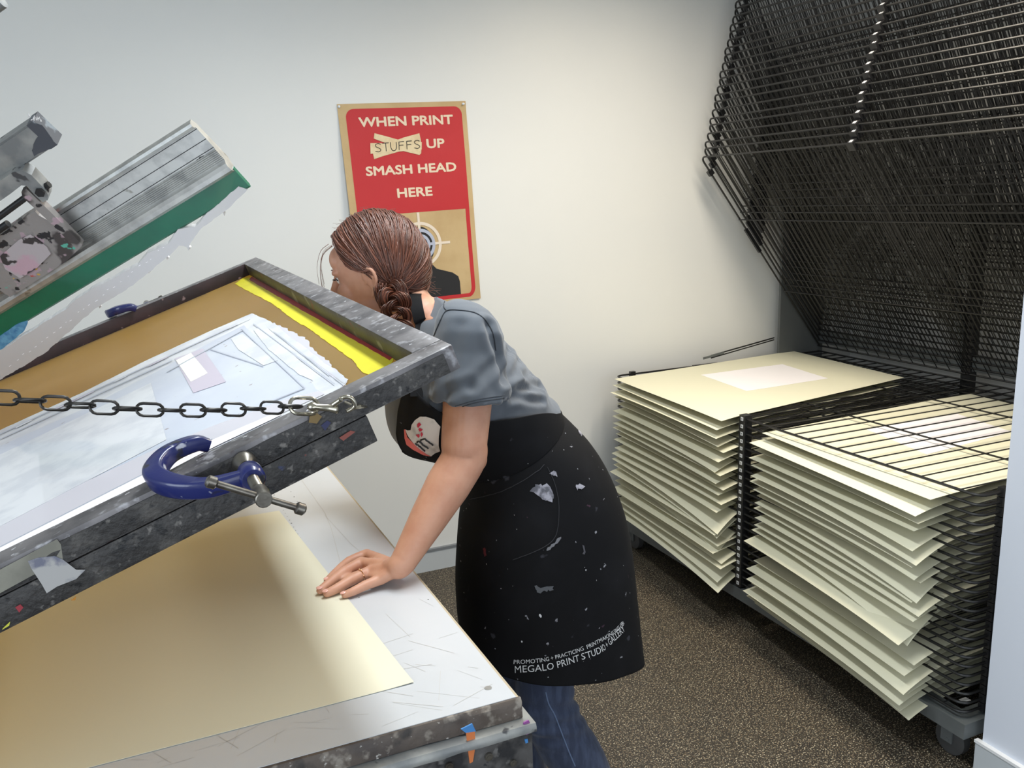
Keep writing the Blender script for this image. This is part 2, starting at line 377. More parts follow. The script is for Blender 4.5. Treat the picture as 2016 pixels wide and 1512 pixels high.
# ------------------------------------------------------------------ the room
YW = 3.476
struct('floor', MB().bbox((-3.0, -2.5, -0.05), (3.6, YW+0.1, 0.0)), FLOOR)
struct('ceiling', MB().bbox((-3.0, -2.5, 2.80), (3.6, YW+0.1, 2.86)), CEIL)
struct('wall_back', MB().bbox((-3.0, YW, 0.0), (3.6, YW+0.1, 2.80)), WALL)
struct('wall_right', MB().bbox((3.5, 1.45, 0.0), (3.6, YW, 2.80)), WALL)
struct('wall_near', MB().bbox((2.015, -2.5, 0.0), (3.6, 1.45, 2.80)), PARTW)
bb = build('baseboard_back', MB().bbox((-3.0, YW-0.012, 0.0), (3.5, YW, 0.092)).bbox((-3.0, YW-0.016, 0.092), (3.5, YW, 0.102), 1), [SKIRT, SKIRTTOP], smooth=False); bb['kind'] = 'structure'
bb = build('baseboard_near', MB().bbox((2.003, -2.5, 0.0), (2.015, 1.462, 0.10)).bbox((2.000, -2.5, 0.10), (2.015, 1.464, 0.108), 1).bbox((2.015, 1.45, 0), (3.5, 1.462, 0.1)), [SKIRT, STICKER], smooth=False); bb['kind'] = 'structure'

# ------------------------------------------------------------------ the printing table
TZ = 0.90; TX = 0.453; TY = 1.043; TXL = -1.25; TYF = 2.62
tb = thing('printing_table', (-0.4, 1.8, 0), 'white topped screen printing table with ink-crusted dark edges, the woman leans on it', 'table')
top = MB()
def quad(mb, x0, y0, x1, y1, z, mi): mb.add([(x0, y0, z), (x1, y0, z), (x1, y1, z), (x0, y1, z)], [(0, 1, 2, 3)], mi)
top.bbox((TXL, TY, TZ-0.012), (TX-0.004, TYF, TZ))
def dot(c, r): top.add([(c[0]+r*math.cos(a), c[1]+r*math.sin(a), TZ+0.0004) for a in np.linspace(0, 2*PI, 8)[:-1]], [tuple(range(7))], 1)
for (pa, pb, n) in (((540, 975), (679, 1204), 30), ((522, 1026), (614, 1142), 15), ((566, 958), (600, 1010), 6)):   # vacuum holes in rows along the table
    A_, B_ = at(*pa, 'Z', TZ), at(*pb, 'Z', TZ)
    for k in range(n):
        if random.random() < 0.93: dot(A_+(B_-A_)*(k+random.uniform(-.1, .1))/(n-1), random.choice((0.0011, 0.0013, 0.0018)))
for (px, py) in ((843, 1180), (707, 1176), (719, 1083), (725, 1086), (732, 1088), (660, 1203), (679, 1204), (741, 1088)):
    c = at(px, py, 'Z', TZ+0.0004); r = 0.0014
    top.add([(c[0]+r*math.cos(a), c[1]+r*math.sin(a), c[2]) for a in np.linspace(0, 2*PI, 8)[:-1]], [tuple(range(7))], 1)
def scratch(a, b, wd=0.0005):
    a = np.array(a); b = np.array(b); d = unit(b-a); n = np.array([-d[1], d[0]])*wd
    top.add([(*(a+n), TZ+0.0003), (*(a-n), TZ+0.0003), (*(b-n), TZ+0.0003), (*(b+n), TZ+0.0003)], [(0, 1, 2, 3)], 2)
for k in range(85):                                                # knife scratches, thickest near the front right corner
    x = random.uniform(-0.1, 0.44); y = TY+0.01+abs(random.gauss(0, 0.17)); a = random.choice((0.1, 0.3, 1.2, 1.9, 2.4, 2.8))+random.uniform(-.2, .2); l = random.uniform(0.015, 0.10)
    x2 = x+l*math.cos(a); y2 = y+l*math.sin(a)
    if x2 < 0.445 and x2 > -0.3 and y2 > TY+0.004: scratch((x, y), (x2, y2), random.choice((0.0002, 0.00028, 0.0004)))
for P in (((590, 860+80), (640, 1010), (652, 1040), (672, 1115)), ((640, 1015), (690, 1070), (716, 1092))):
    Q = [at(x, y, 'Z', TZ)[:2] for x, y in P]
    for a, b in zip(Q[:-1], Q[1:]): scratch(a, b, 0.0004)
build('tabletop', top, [LAMINATE, HOLE, SCRATCH], tb, smooth=False)
build('plywood_edge', MB().bbox((TX-0.004, TY, TZ-0.012), (TX, TYF, TZ-0.0006)), TRIMWOOD, tb, smooth=False)
def wavy_bar(lo, hi, n=60, amp=0.0016, seed=0):
    """long bar along X with an uneven crust on its front and top"""
    mb = MB(); rings = []
    for i in range(n+1):
        x = lo[0]+(hi[0]-lo[0])*i/n
        j = lambda k: amp*mnoise.noise((x*30, k*5.1+seed, 0.0))
        rings.append([(x, lo[1]+j(0), lo[2]+j(1)), (x, hi[1], lo[2]), (x, hi[1], hi[2]+j(2)*.3), (x, lo[1]+0.004+j(5), hi[2]+j(3)*.4), (x, lo[1]+j(4), hi[2]-0.005+j(6))])
    return mb.loft(rings)
build('front_edge_strip', wavy_bar((TXL, TY-0.008, TZ-0.030), (TX+0.002, TY, TZ-0.0008)), EDGEDARK, tb)
build('side_edge_strip', MB().bbox((TX-0.02, TY, TZ-0.034), (TX-0.001, TYF, TZ-0.012)), EDGEDARK, tb, smooth=False)
build('ledge', wavy_bar((TXL, TY-0.030, TZ-0.043), (TX+0.014, TY+0.02, TZ-0.031), amp=0.0012, seed=9), ARMGREY, tb)
body = MB().bbox((TXL+0.02, TY-0.022, 0.62), (TX+0.010, TYF-0.02, TZ-0.043))
build('body_panel', body, INKTABLE, tb, smooth=False)
for (x, y) in ((TXL+0.1, TY+0.06), (TX-0.08, TY+0.06), (TXL+0.1, TYF-0.1), (TX-0.08, TYF-0.1)):
    build('leg', MB().bbox((x-0.035, y-0.035, 0.0), (x+0.035, y+0.035, 0.62)), INKTABLE, tb, smooth=False)
for (px, py, r) in ((961, 1488, 0.006), (883, 1507, 0.006), (1009, 1500, 0.005)):
    c = at(px, py, 'Y', TY-0.022)
    build('bolt', MB().cyl(c, c+np.array([0, -0.004, 0]), r, 12).cyl(c+np.array([0, -0.004, 0]), c+np.array([0, -0.0055, 0]), r*0.6, 8), STEELD, tb)
bl = at(961, 1355, 'Z', TZ); build('bolt', MB().cyl(bl, bl+np.array([0, 0, 0.0008]), 0.0055, 20), ALU, tb)
# paint runs on the front
yy = TY-0.0235
def front_blob(P, name, m, y=yy):
    mb = MB().prism([at(px, py, 'Y', y) for px, py in P], (0, 0.002, 0)); build(name, mb, m, tb, smooth=False)
front_blob([(918, 1443), (935, 1440), (936, 1470), (931, 1500), (925, 1503), (922, 1480)], 'paint_drip', ORANGE)
front_blob([(1031, 1423), (1041, 1418), (1047, 1430), (1043, 1444), (1036, 1447), (1030, 1436)], 'paint_drip', PURPLE)
front_blob([(1033, 1456), (1039, 1455), (1040, 1462), (1035, 1464)], 'paint_drip', BLUEP)
front_blob([(908, 1436), (930, 1425), (937, 1440), (917, 1443)], 'paint_drip', BLUEP, TY-0.032)
s0, s1 = at(673, 1506, 'Z', TZ-0.029), at(718, 1485, 'Z', TZ-0.029)
tag(build('wood_sliver', MB().tube([s0, (s0+s1)/2+np.array([0, 0, .001]), s1], [0.0012, 0.002, 0.0018], 6), TRIMWOOD), 'thin pale wood sliver lying on the dirty ledge of the printing table', 'wood scrap')
# the sheet on the table
def grid(fn, nu, nv): return [[fn(i/(nu-1), j/(nv-1)) for j in range(nv)] for i in range(nu)]
pc = np.array([0.328, 1.144])
def psheet(u, v):
    x = pc[0]-1.12*u; y = pc[1]+0.86*v
    x += -0.055*v; y += -0.012*u
    lift = 0.0012*max(0, 1-u*30)*max(0, 1-v*25)
    return (x, y, TZ+0.0008+lift)
tag(build('printing_paper', MB().sheet(grid(psheet, 30, 20), (0, 0, 0.0006)), PAPER_T), 'large cream sheet of paper lying on the white printing table under the raised screen', 'paper')

# ------------------------------------------------------------------ the screen and its carrier
SN = dep(890, 678, 1.05)
SV = unit(dep(504, 506, 2.35)-SN)
a0 = np.array([-1.0, 0, 0]); a0 -= SV*(a0 @ SV); a0 = unit(a0); b0 = np.cross(SV, a0)
tt = -0.345; SU = a0*math.cos(tt)+b0*math.sin(tt)
SNN = np.cross(SU, SV); SNN *= np.sign(SNN[2])
SW = 1.468; SL = 1.32; SH = 0.032; BW = 0.040
def S(u, v, n=0.0): return SN+SU*u+SV*v+SNN*n
def onS(x, y, n=0.0):
    P0 = SN+SNN*n; d = ray(x, y); P = CAMP+d*(((P0-CAMP) @ SNN)/(d @ SNN)); return ((P-SN) @ SU, (P-SN) @ SV)
SAX = [SU, SV, SNN]
def sbox(mb, u0, u1, v0, v1, n0, n1, mi=0): return mb.box(S((u0+u1)/2, (v0+v1)/2, (n0+n1)/2), (u1-u0, v1-v0, n1-n0), SAX, mi)
def bevel_bar(name, u0, u1, v0, v1, n0, n1, mats, parent, inner=None):
    """a square tube bar of the frame, its inner face carrying its own material"""
    mb = sbox(MB(), u0, u1, v0, v1, n0, n1)
    me_name = name
    o = build(me_name, mb, mats, parent, smooth=False)
    bm = bmesh.new(); bm.from_mesh(o.data); bmesh.ops.bevel(bm, geom=bm.edges[:], offset=0.0022, segments=2, affect='EDGES', profile=0.6)
    if inner is not None:
        nd = Vector(inner)
        for f in bm.faces:
            if f.normal.dot(nd) > 0.95: f.material_index = 1
    bm.to_mesh(o.data); bm.free(); shade(o.data, 30); return o
sr = thing('silk_screen', S(SL/2, SW/2, -SH), 'large tilted silk screen with yellow and brown mesh in a scuffed metal frame', 'silk screen')
bevel_bar('frame_bar', 0, SL, 0, BW, -SH, 0, [ALUFRAME, ALUINNER], sr, SV)
bevel_bar('frame_bar', 0, SL, SW-BW, SW, -SH, 0, [ALUFRAME, MAROON], sr, -SV)
bevel_bar('frame_bar', 0, BW, BW, SW-BW, -SH, 0.0002, [ALUFRAME, ALUINNER], sr, SU)
bevel_bar('frame_bar', SL-BW, SL, BW, SW-BW, -SH, 0.0002, [ALUFRAME, ALUINNER], sr, -SU)
NM = -SH+0.001
fab = build('mesh_fabric', MB().sheet(grid(lambda u, v: S(0.01+u*(SL-0.02), 0.01+v*(SW-0.02), NM-0.0012), 8, 8), SNN*0.0005), EMULSION, sr)
def patch(name, px, m, n, wob=0.0, seed=0, thick=0.0003):
    """a thin film of ink or tape on the mesh, its outline measured on the photograph, edges made ragged"""
    P = [np.array(onS(x, y, NM)) for x, y in px]; out = []
    for i, p in enumerate(P):
        q = P[(i+1) % len(P)]; L = np.linalg.norm(q-p); k = max(1, int(L/0.012)) if wob else 1; d = (q-p)/(L+1e-9); nn = np.array([-d[1], d[0]])
        for j in range(k):
            s = p+(q-p)*j/k
            if wob: s = s+nn*wob*(mnoise.noise((s[0]*30+seed, s[1]*30, seed*1.3))+0.7*mnoise.noise((s[0]*95, s[1]*95+seed, 0.5)))
            out.append(s)
    pts = [Vector((p[0], p[1], 0)) for p in out]
    from mathutils.geometry import tessellate_polygon
    tri = tessellate_polygon([pts]); mb = MB(); k = len(out)
    mb.add([S(p[0], p[1], NM+n) for p in out]+[S(p[0], p[1], NM+n+thick) for p in out], [tuple(t) for t in tri]+[tuple(i+k for i in t) for t in tri]+[(i, (i+1) % k, k+(i+1) % k, k+i) for i in range(k)])
    return build(name, mb, m, fab, smooth=False)
patch('yellow_strip', [(494, 547), (775, 706), (772, 714), (735, 742), (715, 733), (694, 709), (610, 648), (575, 628), (540, 600), (462, 559), (478, 548)], YELLOW, 0.0, 0.0018, 1)
patch('red_glue_line', [(496, 545), (776, 702), (767, 710), (490, 551)], REDLINE, 0.0006, 0.001, 2)
patch('lavender_ink_fringe', [(538, 636), (600, 665), (628, 700), (655, 718), (684, 752), (650, 790), (600, 810), (500, 740)], LAVENDER, 0.0004, 0.0045, 3)
patch('white_ink_border', [(496, 618), (530, 632), (640, 715), (686, 748), (664, 772), (640, 788), (560, 828), (423, 884), (0, 1106), (-160, 1190), (-200, 980), (0, 848), (160, 775), (300, 705), (420, 650)], WHITEINK, 0.0008, 0.0026, 4)
patch('bluish_ink_film', [(480, 642), (610, 750), (628, 772), (560, 790), (423, 862), (0, 1062), (-150, 1140), (-170, 985), (0, 880), (180, 800), (330, 722), (440, 662)], BLUEWHITE, 0.0013, 0.0015, 5)
patch('lavender_ink_band', [(560, 790), (628, 772), (640, 778), (423, 876), (0, 1092), (-150, 1165), (-150, 1100), (0, 1030), (300, 890), (423, 840)], LAVENDER, 0.0017, 0.002, 6)
patch('white_window', [(298, 756), (329, 868), (0, 1040), (-140, 1110), (-150, 985), (0, 898), (160, 822)], WHITEINK, 0.0021, 0, 7)
patch('white_strip', [(560, 818), (423, 883), (0, 1106), (-150, 1186), (-150, 1158), (0, 1082), (300, 930), (423, 868), (540, 818)], PRINTW, 0.0024, 0.0006, 12)
patch('mauve_shape', [(345, 708), (400, 688), (446, 754), (382, 776)], MAUVE, 0.0021, 0, 8)
patch('pale_window', [(348, 712), (377, 697), (410, 737), (377, 754)], mat('pale_cream_window', srgb(246, 247, 232), 0.4), 0.0025, 0, 9)
patch('white_flap', [(500, 652), (520, 640), (600, 722), (618, 752), (590, 740), (530, 690)], WHITEINK, 0.0021, 0.001, 10)
patch('white_flap', [(455, 668), (478, 660), (548, 712), (520, 722), (470, 690)], WHITEINK, 0.0021, 0, 11)
for k, (a, b) in enumerate((((476, 650), (602, 768)), ((330, 735), (480, 652)), ((600, 768), (540, 792)), ((415, 690), (520, 724)), ((0, 1082), (420, 868)), ((0, 868), (340, 712)), ((0, 858), (470, 640)), ((500, 640), (660, 760)), ((540, 655), (650, 742)))):
    d = unit(np.array(b)-np.array(a)); nrm = np.array([-d[1], d[0]])*0.8
    patch('ink_crease', [a+nrm, a-nrm, b-nrm, b+nrm], INKLINE, 0.0028, 0, 20+k)
rr = random.Random(5)
for k in range(14):                                                # ragged brush-outs along the ink border
    t = rr.random(); a = np.array((505+t*165, 628+t*125)) if k % 2 else np.array((20+t*440, 850-t*205)); l = rr.uniform(20, 50)
    d = np.array((0.8, 0.6)) if k % 2 else np.array((0.91, -0.42)); nrm = np.array([-d[1], d[0]])*rr.uniform(.8, 1.8)
    patch('ink_streak', [a+nrm, a-nrm*.3, a+d*l-nrm*.2, a+d*l+nrm*.6], WHITEINK if k % 3 else MAUVE, 0.0031, 0, 50+k)

cr = thing('screen_carrier', S(SL/2, SW/2, -SH-0.05), 'ink-crusted dark lifting arms under the long sides of the silk screen', 'press arm')
u_end = onS(736, 829, -SH)[0]
AH = 0.036
arm = bevel_bar('lifting_arm', u_end, SL+0.05, 0.0, 0.05, -SH-AH, -SH-0.0006, [INKDARK], cr)
# the dark ink crust covers the outer side of the frame bar as a thin skin over the arm
cs = MB(); rings = []
for i in range(70):
    u = 0.015+(SL-0.02)*i/69; j = lambda k: 0.0012*mnoise.noise((u*24, k*3.3, 1.0))
    rings.append([S(u, -0.0022+j(1), -0.006+j(2)), S(u, -0.0030+j(3), -0.014), S(u, -0.0028+j(4), -SH+0.002), S(u, -0.0004, -SH+0.002), S(u, -0.0004, -0.006+j(2))])
build('ink_crust', cs.loft(rings), INKDARK, sr)
bevel_bar('lifting_arm', 0.16, SL+0.05, SW-0.05, SW, -SH-AH, -SH-0.0006, [INKDARK], cr)
bevel_bar('hinge_bar', SL+0.005, SL+0.05, 0.05, SW-0.05, -SH-AH, -SH-0.0006, [INKDARK], cr)
def tape_piece(name, px, m, v=-0.0034):
    P = []
    for x, y in px:
        d = ray(x, y); t = ((SN+SV*v-CAMP) @ SV)/(d @ SV); P.append(CAMP+d*t)
    build(name, MB().prism(P, SV*0.0008), m, cr, smooth=False)
tape_piece('tape_strip', [(-60, 1150), (0, 1122), (60, 1090), (112, 1062), (120, 1072), (124, 1102), (60, 1135), (0, 1168), (-60, 1200)], TAPE)
tape_piece('tape_scrap', [(55, 1105), (75, 1098), (108, 1095), (124, 1102), (150, 1122), (168, 1122), (150, 1140), (112, 1155), (92, 1168), (82, 1150), (62, 1120)], TAPEP, -0.0042)
for (q, c) in (([(6, 1237), (20, 1224), (18, 1232), (4, 1240)], mat('yellow_paint_fleck', srgb(196, 196, 70), 0.5)), ([(518, 968), (528, 962), (530, 966), (520, 971)], mat('yellow_green_paint_fleck', srgb(190, 190, 60), 0.5)),
               ([(30, 1196), (40, 1190), (46, 1196), (38, 1206)], mat('red_paint_fleck', srgb(150, 50, 60), 0.5)), ([(140, 1182), (150, 1174), (148, 1182)], mat('ochre_paint_fleck', srgb(180, 120, 40), 0.5)),
               ([(610, 820), (622, 812), (634, 820), (624, 834), (608, 832)], mat('ochre_paint_stain', srgb(120, 98, 56), 0.5)), ([(668, 862), (690, 848), (700, 850), (676, 868)], mat('rust_red_paint_stain', srgb(134, 70, 60), 0.5)),
               ([(632, 838), (644, 828), (652, 832), (640, 848)], mat('navy_paint_stain', srgb(40, 44, 80), 0.5))):
    tape_piece('paint_fleck', q, c, -0.0046)
# eye plate for the snap hook
ep = np.array(onS(712, 800, -SH)); EC = S(u_end+0.012, -0.004, -SH-0.004)
def onArm(x, y, v=-0.01):
    d = ray(x, y); return CAMP+d*(((SN+SV*v-CAMP) @ SV)/(d @ SV))
e0 = onArm(712, 801)
build('eye_plate', MB().tube([onArm(698, 803, -0.006), onArm(708, 800, -0.008), onArm(722, 801, -0.003)], [0.004, 0.005, 0.002], 8, flat=0.5), BRASSY, cr)

# G-clamps
def stadium(c, e1, e2, L, W, k=8):
    """closed loop: straight length along e1, half-circles at its ends"""
    h = (L-W)/2; P = []
    for sgn, a0_ in ((1, -90), (-1, 90)):
        for i in range(k+1):
            a = R_(a0_+180*i/k); P.append(c+e1*(sgn*h)+ (e1*math.cos(a)+e2*math.sin(a))*(W/2))
    return P
def clamp(base, label, ctr, mirror=1, with_screw=True):
    """ctr(x, y, n) -> world: x to the left along the bar, y across the bar outwards, n above the frame top"""
    t = thing('g_clamp', ctr(0.06, 0.0, -SH), label, 'clamp', 'blue G-clamps on the silk screen')
    path = smooth_path([(0.000, -0.052, 0.002), (0.012, -0.050, 0.012), (0.040, -0.042, 0.016), (0.058, -0.020, 0.014), (0.060, 0.006, 0.010), (0.044, 0.030, 0.000), (0.018, 0.046, -0.010), (-0.012, 0.052, -0.015), (-0.030, 0.052, -0.017)], 44)
    P = [ctr(*p) for p in path]; F = frames(P)[1]; rings = []; up = unit(ctr(0, 0, 1)-ctr(0, 0, 0))
    for i, (p, (T, _, _2)) in enumerate(zip(P, F)):
        s = i/43; hw = 0.0070+0.0045*math.sin(PI*min(1, s*1.15)); hh = 0.0078+0.0034*math.sin(PI*s)
        side = unit(np.cross(T, up)); upp = unit(np.cross(side, T)); ring = []
        for k in range(16):
            a = 2*PI*k/16; ca, sa = math.cos(a), math.sin(a); e = 0.45
            x = math.copysign(abs(ca)**e, ca)*hw; y = math.copysign(abs(sa)**e, sa)*hh
            if abs(y) > hh*0.8: y *= 0.86 if abs(x) < hw*0.6 else 1.0          # web between raised rims
            ring.append(p+side*x+upp*y)
        rings.append(ring)
    build('clamp_body', MB().loft(rings), BLUECAST, t)
    A = unit(ctr(0, 1, 0)-ctr(0, 0, 0)); b = ctr(-0.026, 0.052, -0.018)
    build('screw_boss', MB().tube([b-A*0.016, b-A*0.013, b+A*0.010, b+A*0.013], [0.011, 0.0135, 0.0135, 0.011], 20), BLUECAST, t)
    k0 = ctr(-0.026, 0.006, -0.018)
    build('jaw_pad', MB().tube([ctr(-0.026, 0.0035, -0.018), ctr(-0.026, 0.012, -0.018), ctr(-0.026, 0.020, -0.018)], [0.014, 0.013, 0.008], 20), STEELD, t)
    screw = MB(); pts = []; rad = []
    L0 = 0.022; L1 = 0.132
    for i in range(120):
        s = i/119; pts.append(ctr(-0.026, L0+(L1-L0)*s, -0.018)); rad.append((0.0066 if i % 2 else 0.0062) if s < 0.75 else 0.0085)
    rad[-1] = 0.0075
    screw.tube(pts, rad, 14); build('clamp_screw', screw, STEELD, t)
    hx = ctr(-0.026, L1-0.008, -0.018); hd = unit((-0.89, 0.0, 0.45)) if mirror else unit(ctr(1, 0, 0)-ctr(0, 0, 0))
    a_, b_ = hx+hd*0.052, hx-hd*0.040
    hb = MB().cyl(a_, b_, 0.0036, 12)
    for p, q in ((a_, 1), (b_, -1)): hb.tube([p-hd*q*0.006, p-hd*q*0.004, p+hd*q*0.003, p+hd*q*0.005], [0.0036, 0.0062, 0.0062, 0.004], 14)
    build('tommy_bar', hb, STEELD, t)
    return t
uc = onS(435, 935, 0)[0]
clamp('near', 'blue G-clamp with steel T-bar screw gripping the near side of the silk screen', lambda x, y, n: S(0.300+x, -y, n))
clamp('far', 'blue G-clamp on the far side of the silk screen, screw hidden behind it', lambda x, y, n: S(0.330+x, SW+y, n), 0)

# chain and snap hook
CR0 = dep(592, 799, 0.985); CL = dep(-60, 775, 0.80)
ch = thing('safety_chain', dep(300, 785, 0.92), 'dark steel chain with a snap hook stretched across the silk screen', 'chain')
d = unit(CR0-CL); Lc = np.linalg.norm(CR0-CL); pitch = 0.0215; nl = int(Lc/pitch)+34
e_side = unit(np.cross(d, RC[2])); e_front = unit(np.cross(e_side, d))
for k in range(nl):
    s = Lc-0.012-k*pitch; c = CL+d*s-np.array([0, 0, 1])*0.010*math.sin(PI*min(1, max(0, s/Lc)))
    a = R_(20 if k % 2 else 105)+rr.uniform(-.12, .12); e2 = e_side*math.cos(a)+e_front*math.sin(a)
    build('chain_link', MB().tube(stadium(c, d, e2, 0.0265, 0.0135, 6), 0.00155, 6, closed=True), CHAIND, ch)
build('swivel_ring', MB().tube(stadium(CR0+d*0.004, d, unit(e_side*0.95+e_front*0.3), 0.034, 0.019, 8), 0.0022, 8, closed=True), BRASSY, ch)
cpe = CL+d*(Lc-0.012-nl*pitch)
col_ = thing('press_upright', (cpe[0]-0.02, cpe[1], 0), 'grey steel column that holds the far left end of the safety chain', 'upright')
build('post', MB().bbox((cpe[0]-0.05, cpe[1]-0.025, 0), (cpe[0]+0.0, cpe[1]+0.025, cpe[2]+0.08)), ARMGREY, col_, smooth=False)
build('foot_plate', MB().bbox((cpe[0]-0.12, cpe[1]-0.09, 0), (cpe[0]+0.07, cpe[1]+0.09, 0.012)), ARMGREY, col_, smooth=False)
h0 = dep(603, 800, 0.985); h1 = dep(678, 806, 0.985)
hk = MB().tube([dep(606, 800, 0.985), dep(612, 801, 0.985), dep(620, 801, 0.985), dep(624, 801, 0.985), dep(650, 804, 0.985), dep(664, 806, 0.985), dep(666, 806, 0.985)], [0.003, 0.0052, 0.0052, 0.0036, 0.0045, 0.0055, 0.0045], 12)
hk.tube(smooth_path([dep(660, 803, 0.985), dep(664, 792, 0.985), dep(674, 783, 0.983), dep(688, 782, 0.983), dep(697, 790, 0.985), dep(698, 800, 0.987), dep(690, 806, 0.987), dep(682, 810, 0.985)], 30), 0.0024, 10)
hk.tube([dep(656, 797, 0.981), dep(672, 786, 0.979)], [0.0034, 0.0028], 10).cyl(dep(664, 791, 0.984), dep(672, 786, 0.975), 0.0018, 8)
build('snap_hook', hk, BRASSY, ch)
build('hook_gate', MB().tube([dep(678, 791, 0.985), dep(692, 797, 0.986)], 0.0014, 8), BRASSY, ch)

# ------------------------------------------------------------------ the squeegee and its arm
QO = dep(375, 237, 1.5)
def camdir(a, b, c): return unit(RC.T @ np.array([a, b, c]))
QU = camdir(-2.64, -1.308, 0.7)                                    # along the holder, to its far lower end
QV = camdir(0.62, -0.78, 0.885); QV = unit(QV-QU*(QV @ QU))
qv0 = camdir(0.62, -0.78, 0.0); c_ = -(qv0 @ QU)/(camdir(0, 0, 1) @ QU); QV = unit(qv0+camdir(0, 0, 1)*c_)
QN = np.cross(QU, QV); QN *= -np.sign(QN @ RC[2])                  # faces the camera
def Q(u, v, n=0.0): return QO+QU*u+QV*v+QN*n
def onQ(x, y, n=0.0):
    P0 = QO+QN*n; d = ray(x, y); P = CAMP+d*(((P0-CAMP) @ QN)/(d @ QN)); return ((P-QO) @ QU, (P-QO) @ QV)
QAX = [QU, QV, QN]
HV = onQ(455, 338)[1]; QL = onQ(-60, 560)[0]+0.12
sq = thing('squeegee', Q(0.35, HV*1.3, 0), 'raised aluminium squeegee with green blade dripping pale grey ink', 'squeegee')
prof = [(0.0, 0.004), (0.012, 0.010), (0.055, 0.012), (0.10, 0.008), (0.115, 0.004), (0.13, 0.003), (0.30, 0.003), (0.50, 0.003), (0.545, 0.003)]
for i in range(7): prof += [(0.56+i*0.03, 0.006), (0.572+i*0.03, 0.0035)]
prof += [(0.775, 0.006), (0.80, 0.012), (0.86, 0.0145), (0.94, 0.0125), (1.0, 0.006), (1.0, -0.006), (0.8, -0.016), (0.1, -0.010), (0.0, -0.004)]
hold = MB().loft([[Q(u, v*HV, n) for v, n in prof] for u in (0.0, QL)])
for v in (0.145, 0.345, 0.515):
    hold.box(Q(QL/2, v*HV, 0.0031), (QL, 0.0012, 0.0006), QAX, 1)
for x, y, r in ((361, 339, 0.0042), (229, 434, 0.0042), (398, 314, 0.006), (403, 311, 0.005), (392, 318, 0.005)):
    u, v = onQ(x, y, 0.003); hold.cyl(Q(u, v, 0.002), Q(u, v, 0.0037), r, 12, 1)
build('blade_holder', hold, [ALU, ALUGROOVE], sq, angle=25)
BV0 = HV*0.96; BV1 = onQ(478, 376)[1]
bl = MB().loft([[Q(u, BV0, 0.005), Q(u, BV1-0.004, 0.005), Q(u, BV1, 0.002), Q(u, BV1, -0.002), Q(u, BV1-0.004, -0.005), Q(u, BV0, -0.005)] for u in (-0.001, QL)])
build('rubber_blade', bl, GREENRUB, sq, smooth=False)
def qpoly(px, n): return [onQ(x, y, n) for x, y in px]
def qslab(name, px, n0, n1, m, wob=0.0, seed=0):
    P = [np.array(p) for p in qpoly(px, n1)]; out = []
    for i, p in enumerate(P):
        q = P[(i+1) % len(P)]; L = np.linalg.norm(q-p); k = max(1, int(L/0.006)) if wob else 1; dd = (q-p)/(L+1e-9); nn = np.array([-dd[1], dd[0]])
        for j in range(k):
            s = p+(q-p)*j/k
            if wob: s = s+nn*wob*(mnoise.noise((s[0]*45+seed, s[1]*45, 0.3))+0.6*mnoise.noise((s[0]*140, s[1]*140+seed, 0.5)))
            out.append(s)
    from mathutils.geometry import tessellate_polygon
    tri = tessellate_polygon([[Vector((p[0], p[1], 0)) for p in out]]); k = len(out); mb = MB()
    mb.add([Q(p[0], p[1], n0) for p in out]+[Q(p[0], p[1], n1) for p in out], [tuple(t) for t in tri]+[tuple(i+k for i in t) for t in tri]+[(i, (i+1) % k, k+(i+1) % k, k+i) for i in range(k)])
    return build(name, mb, m, sq, smooth=False)
qslab('wet_ink', [(487, 373), (470, 368), (440, 392), (400, 428), (384, 446), (350, 452), (330, 480), (290, 500), (270, 522), (215, 552), (190, 563), (150, 588), (128, 610), (60, 652), (0, 690), (-80, 742), (-80, 800), (0, 748), (60, 712), (95, 690), (150, 640), (200, 598), (262, 562), (296, 533), (330, 506), (352, 484), (366, 486), (372, 492), (376, 476), (392, 455), (420, 430), (440, 418), (462, 398)], -0.005, 0.0062, GREYINK, 0.0022, 3)
for a, b in (((374, 484), (371, 492)), ((331, 504), (329, 510)), ((296, 530), (293, 537)), ((441, 416), (442, 424)), ((198, 600), (196, 606))):
    ua = onQ(*a); ub = onQ(*b); build('ink_drip', MB().tube([Q(*ua, 0.001), Q((ua[0]+ub[0])/2, (ua[1]+ub[1])/2, 0.001), Q(*ub, 0.001)], [0.0028, 0.0018, 0.0006], 8), GREYINK, sq)
gl = MB()
for k in range(26):
    t = k/25+rr.uniform(-.01, .01); x = 322-300*t; y = 488+230*t+rr.uniform(-3, 3); u, v = onQ(x, y, 0.0064); l = rr.uniform(0.002, 0.007)
    gl.box(Q(u, v, 0.0064), (l, 0.0008, 0.0006), QAX)
build('ink_ridge', gl, PRINTW, sq, smooth=False)
qslab('blue_ink_stain', [(0, 690), (45, 655), (55, 632), (30, 640), (0, 662), (-60, 705), (-60, 730)], 0.0052, 0.0068, BLUERUB, 0.002, 9)
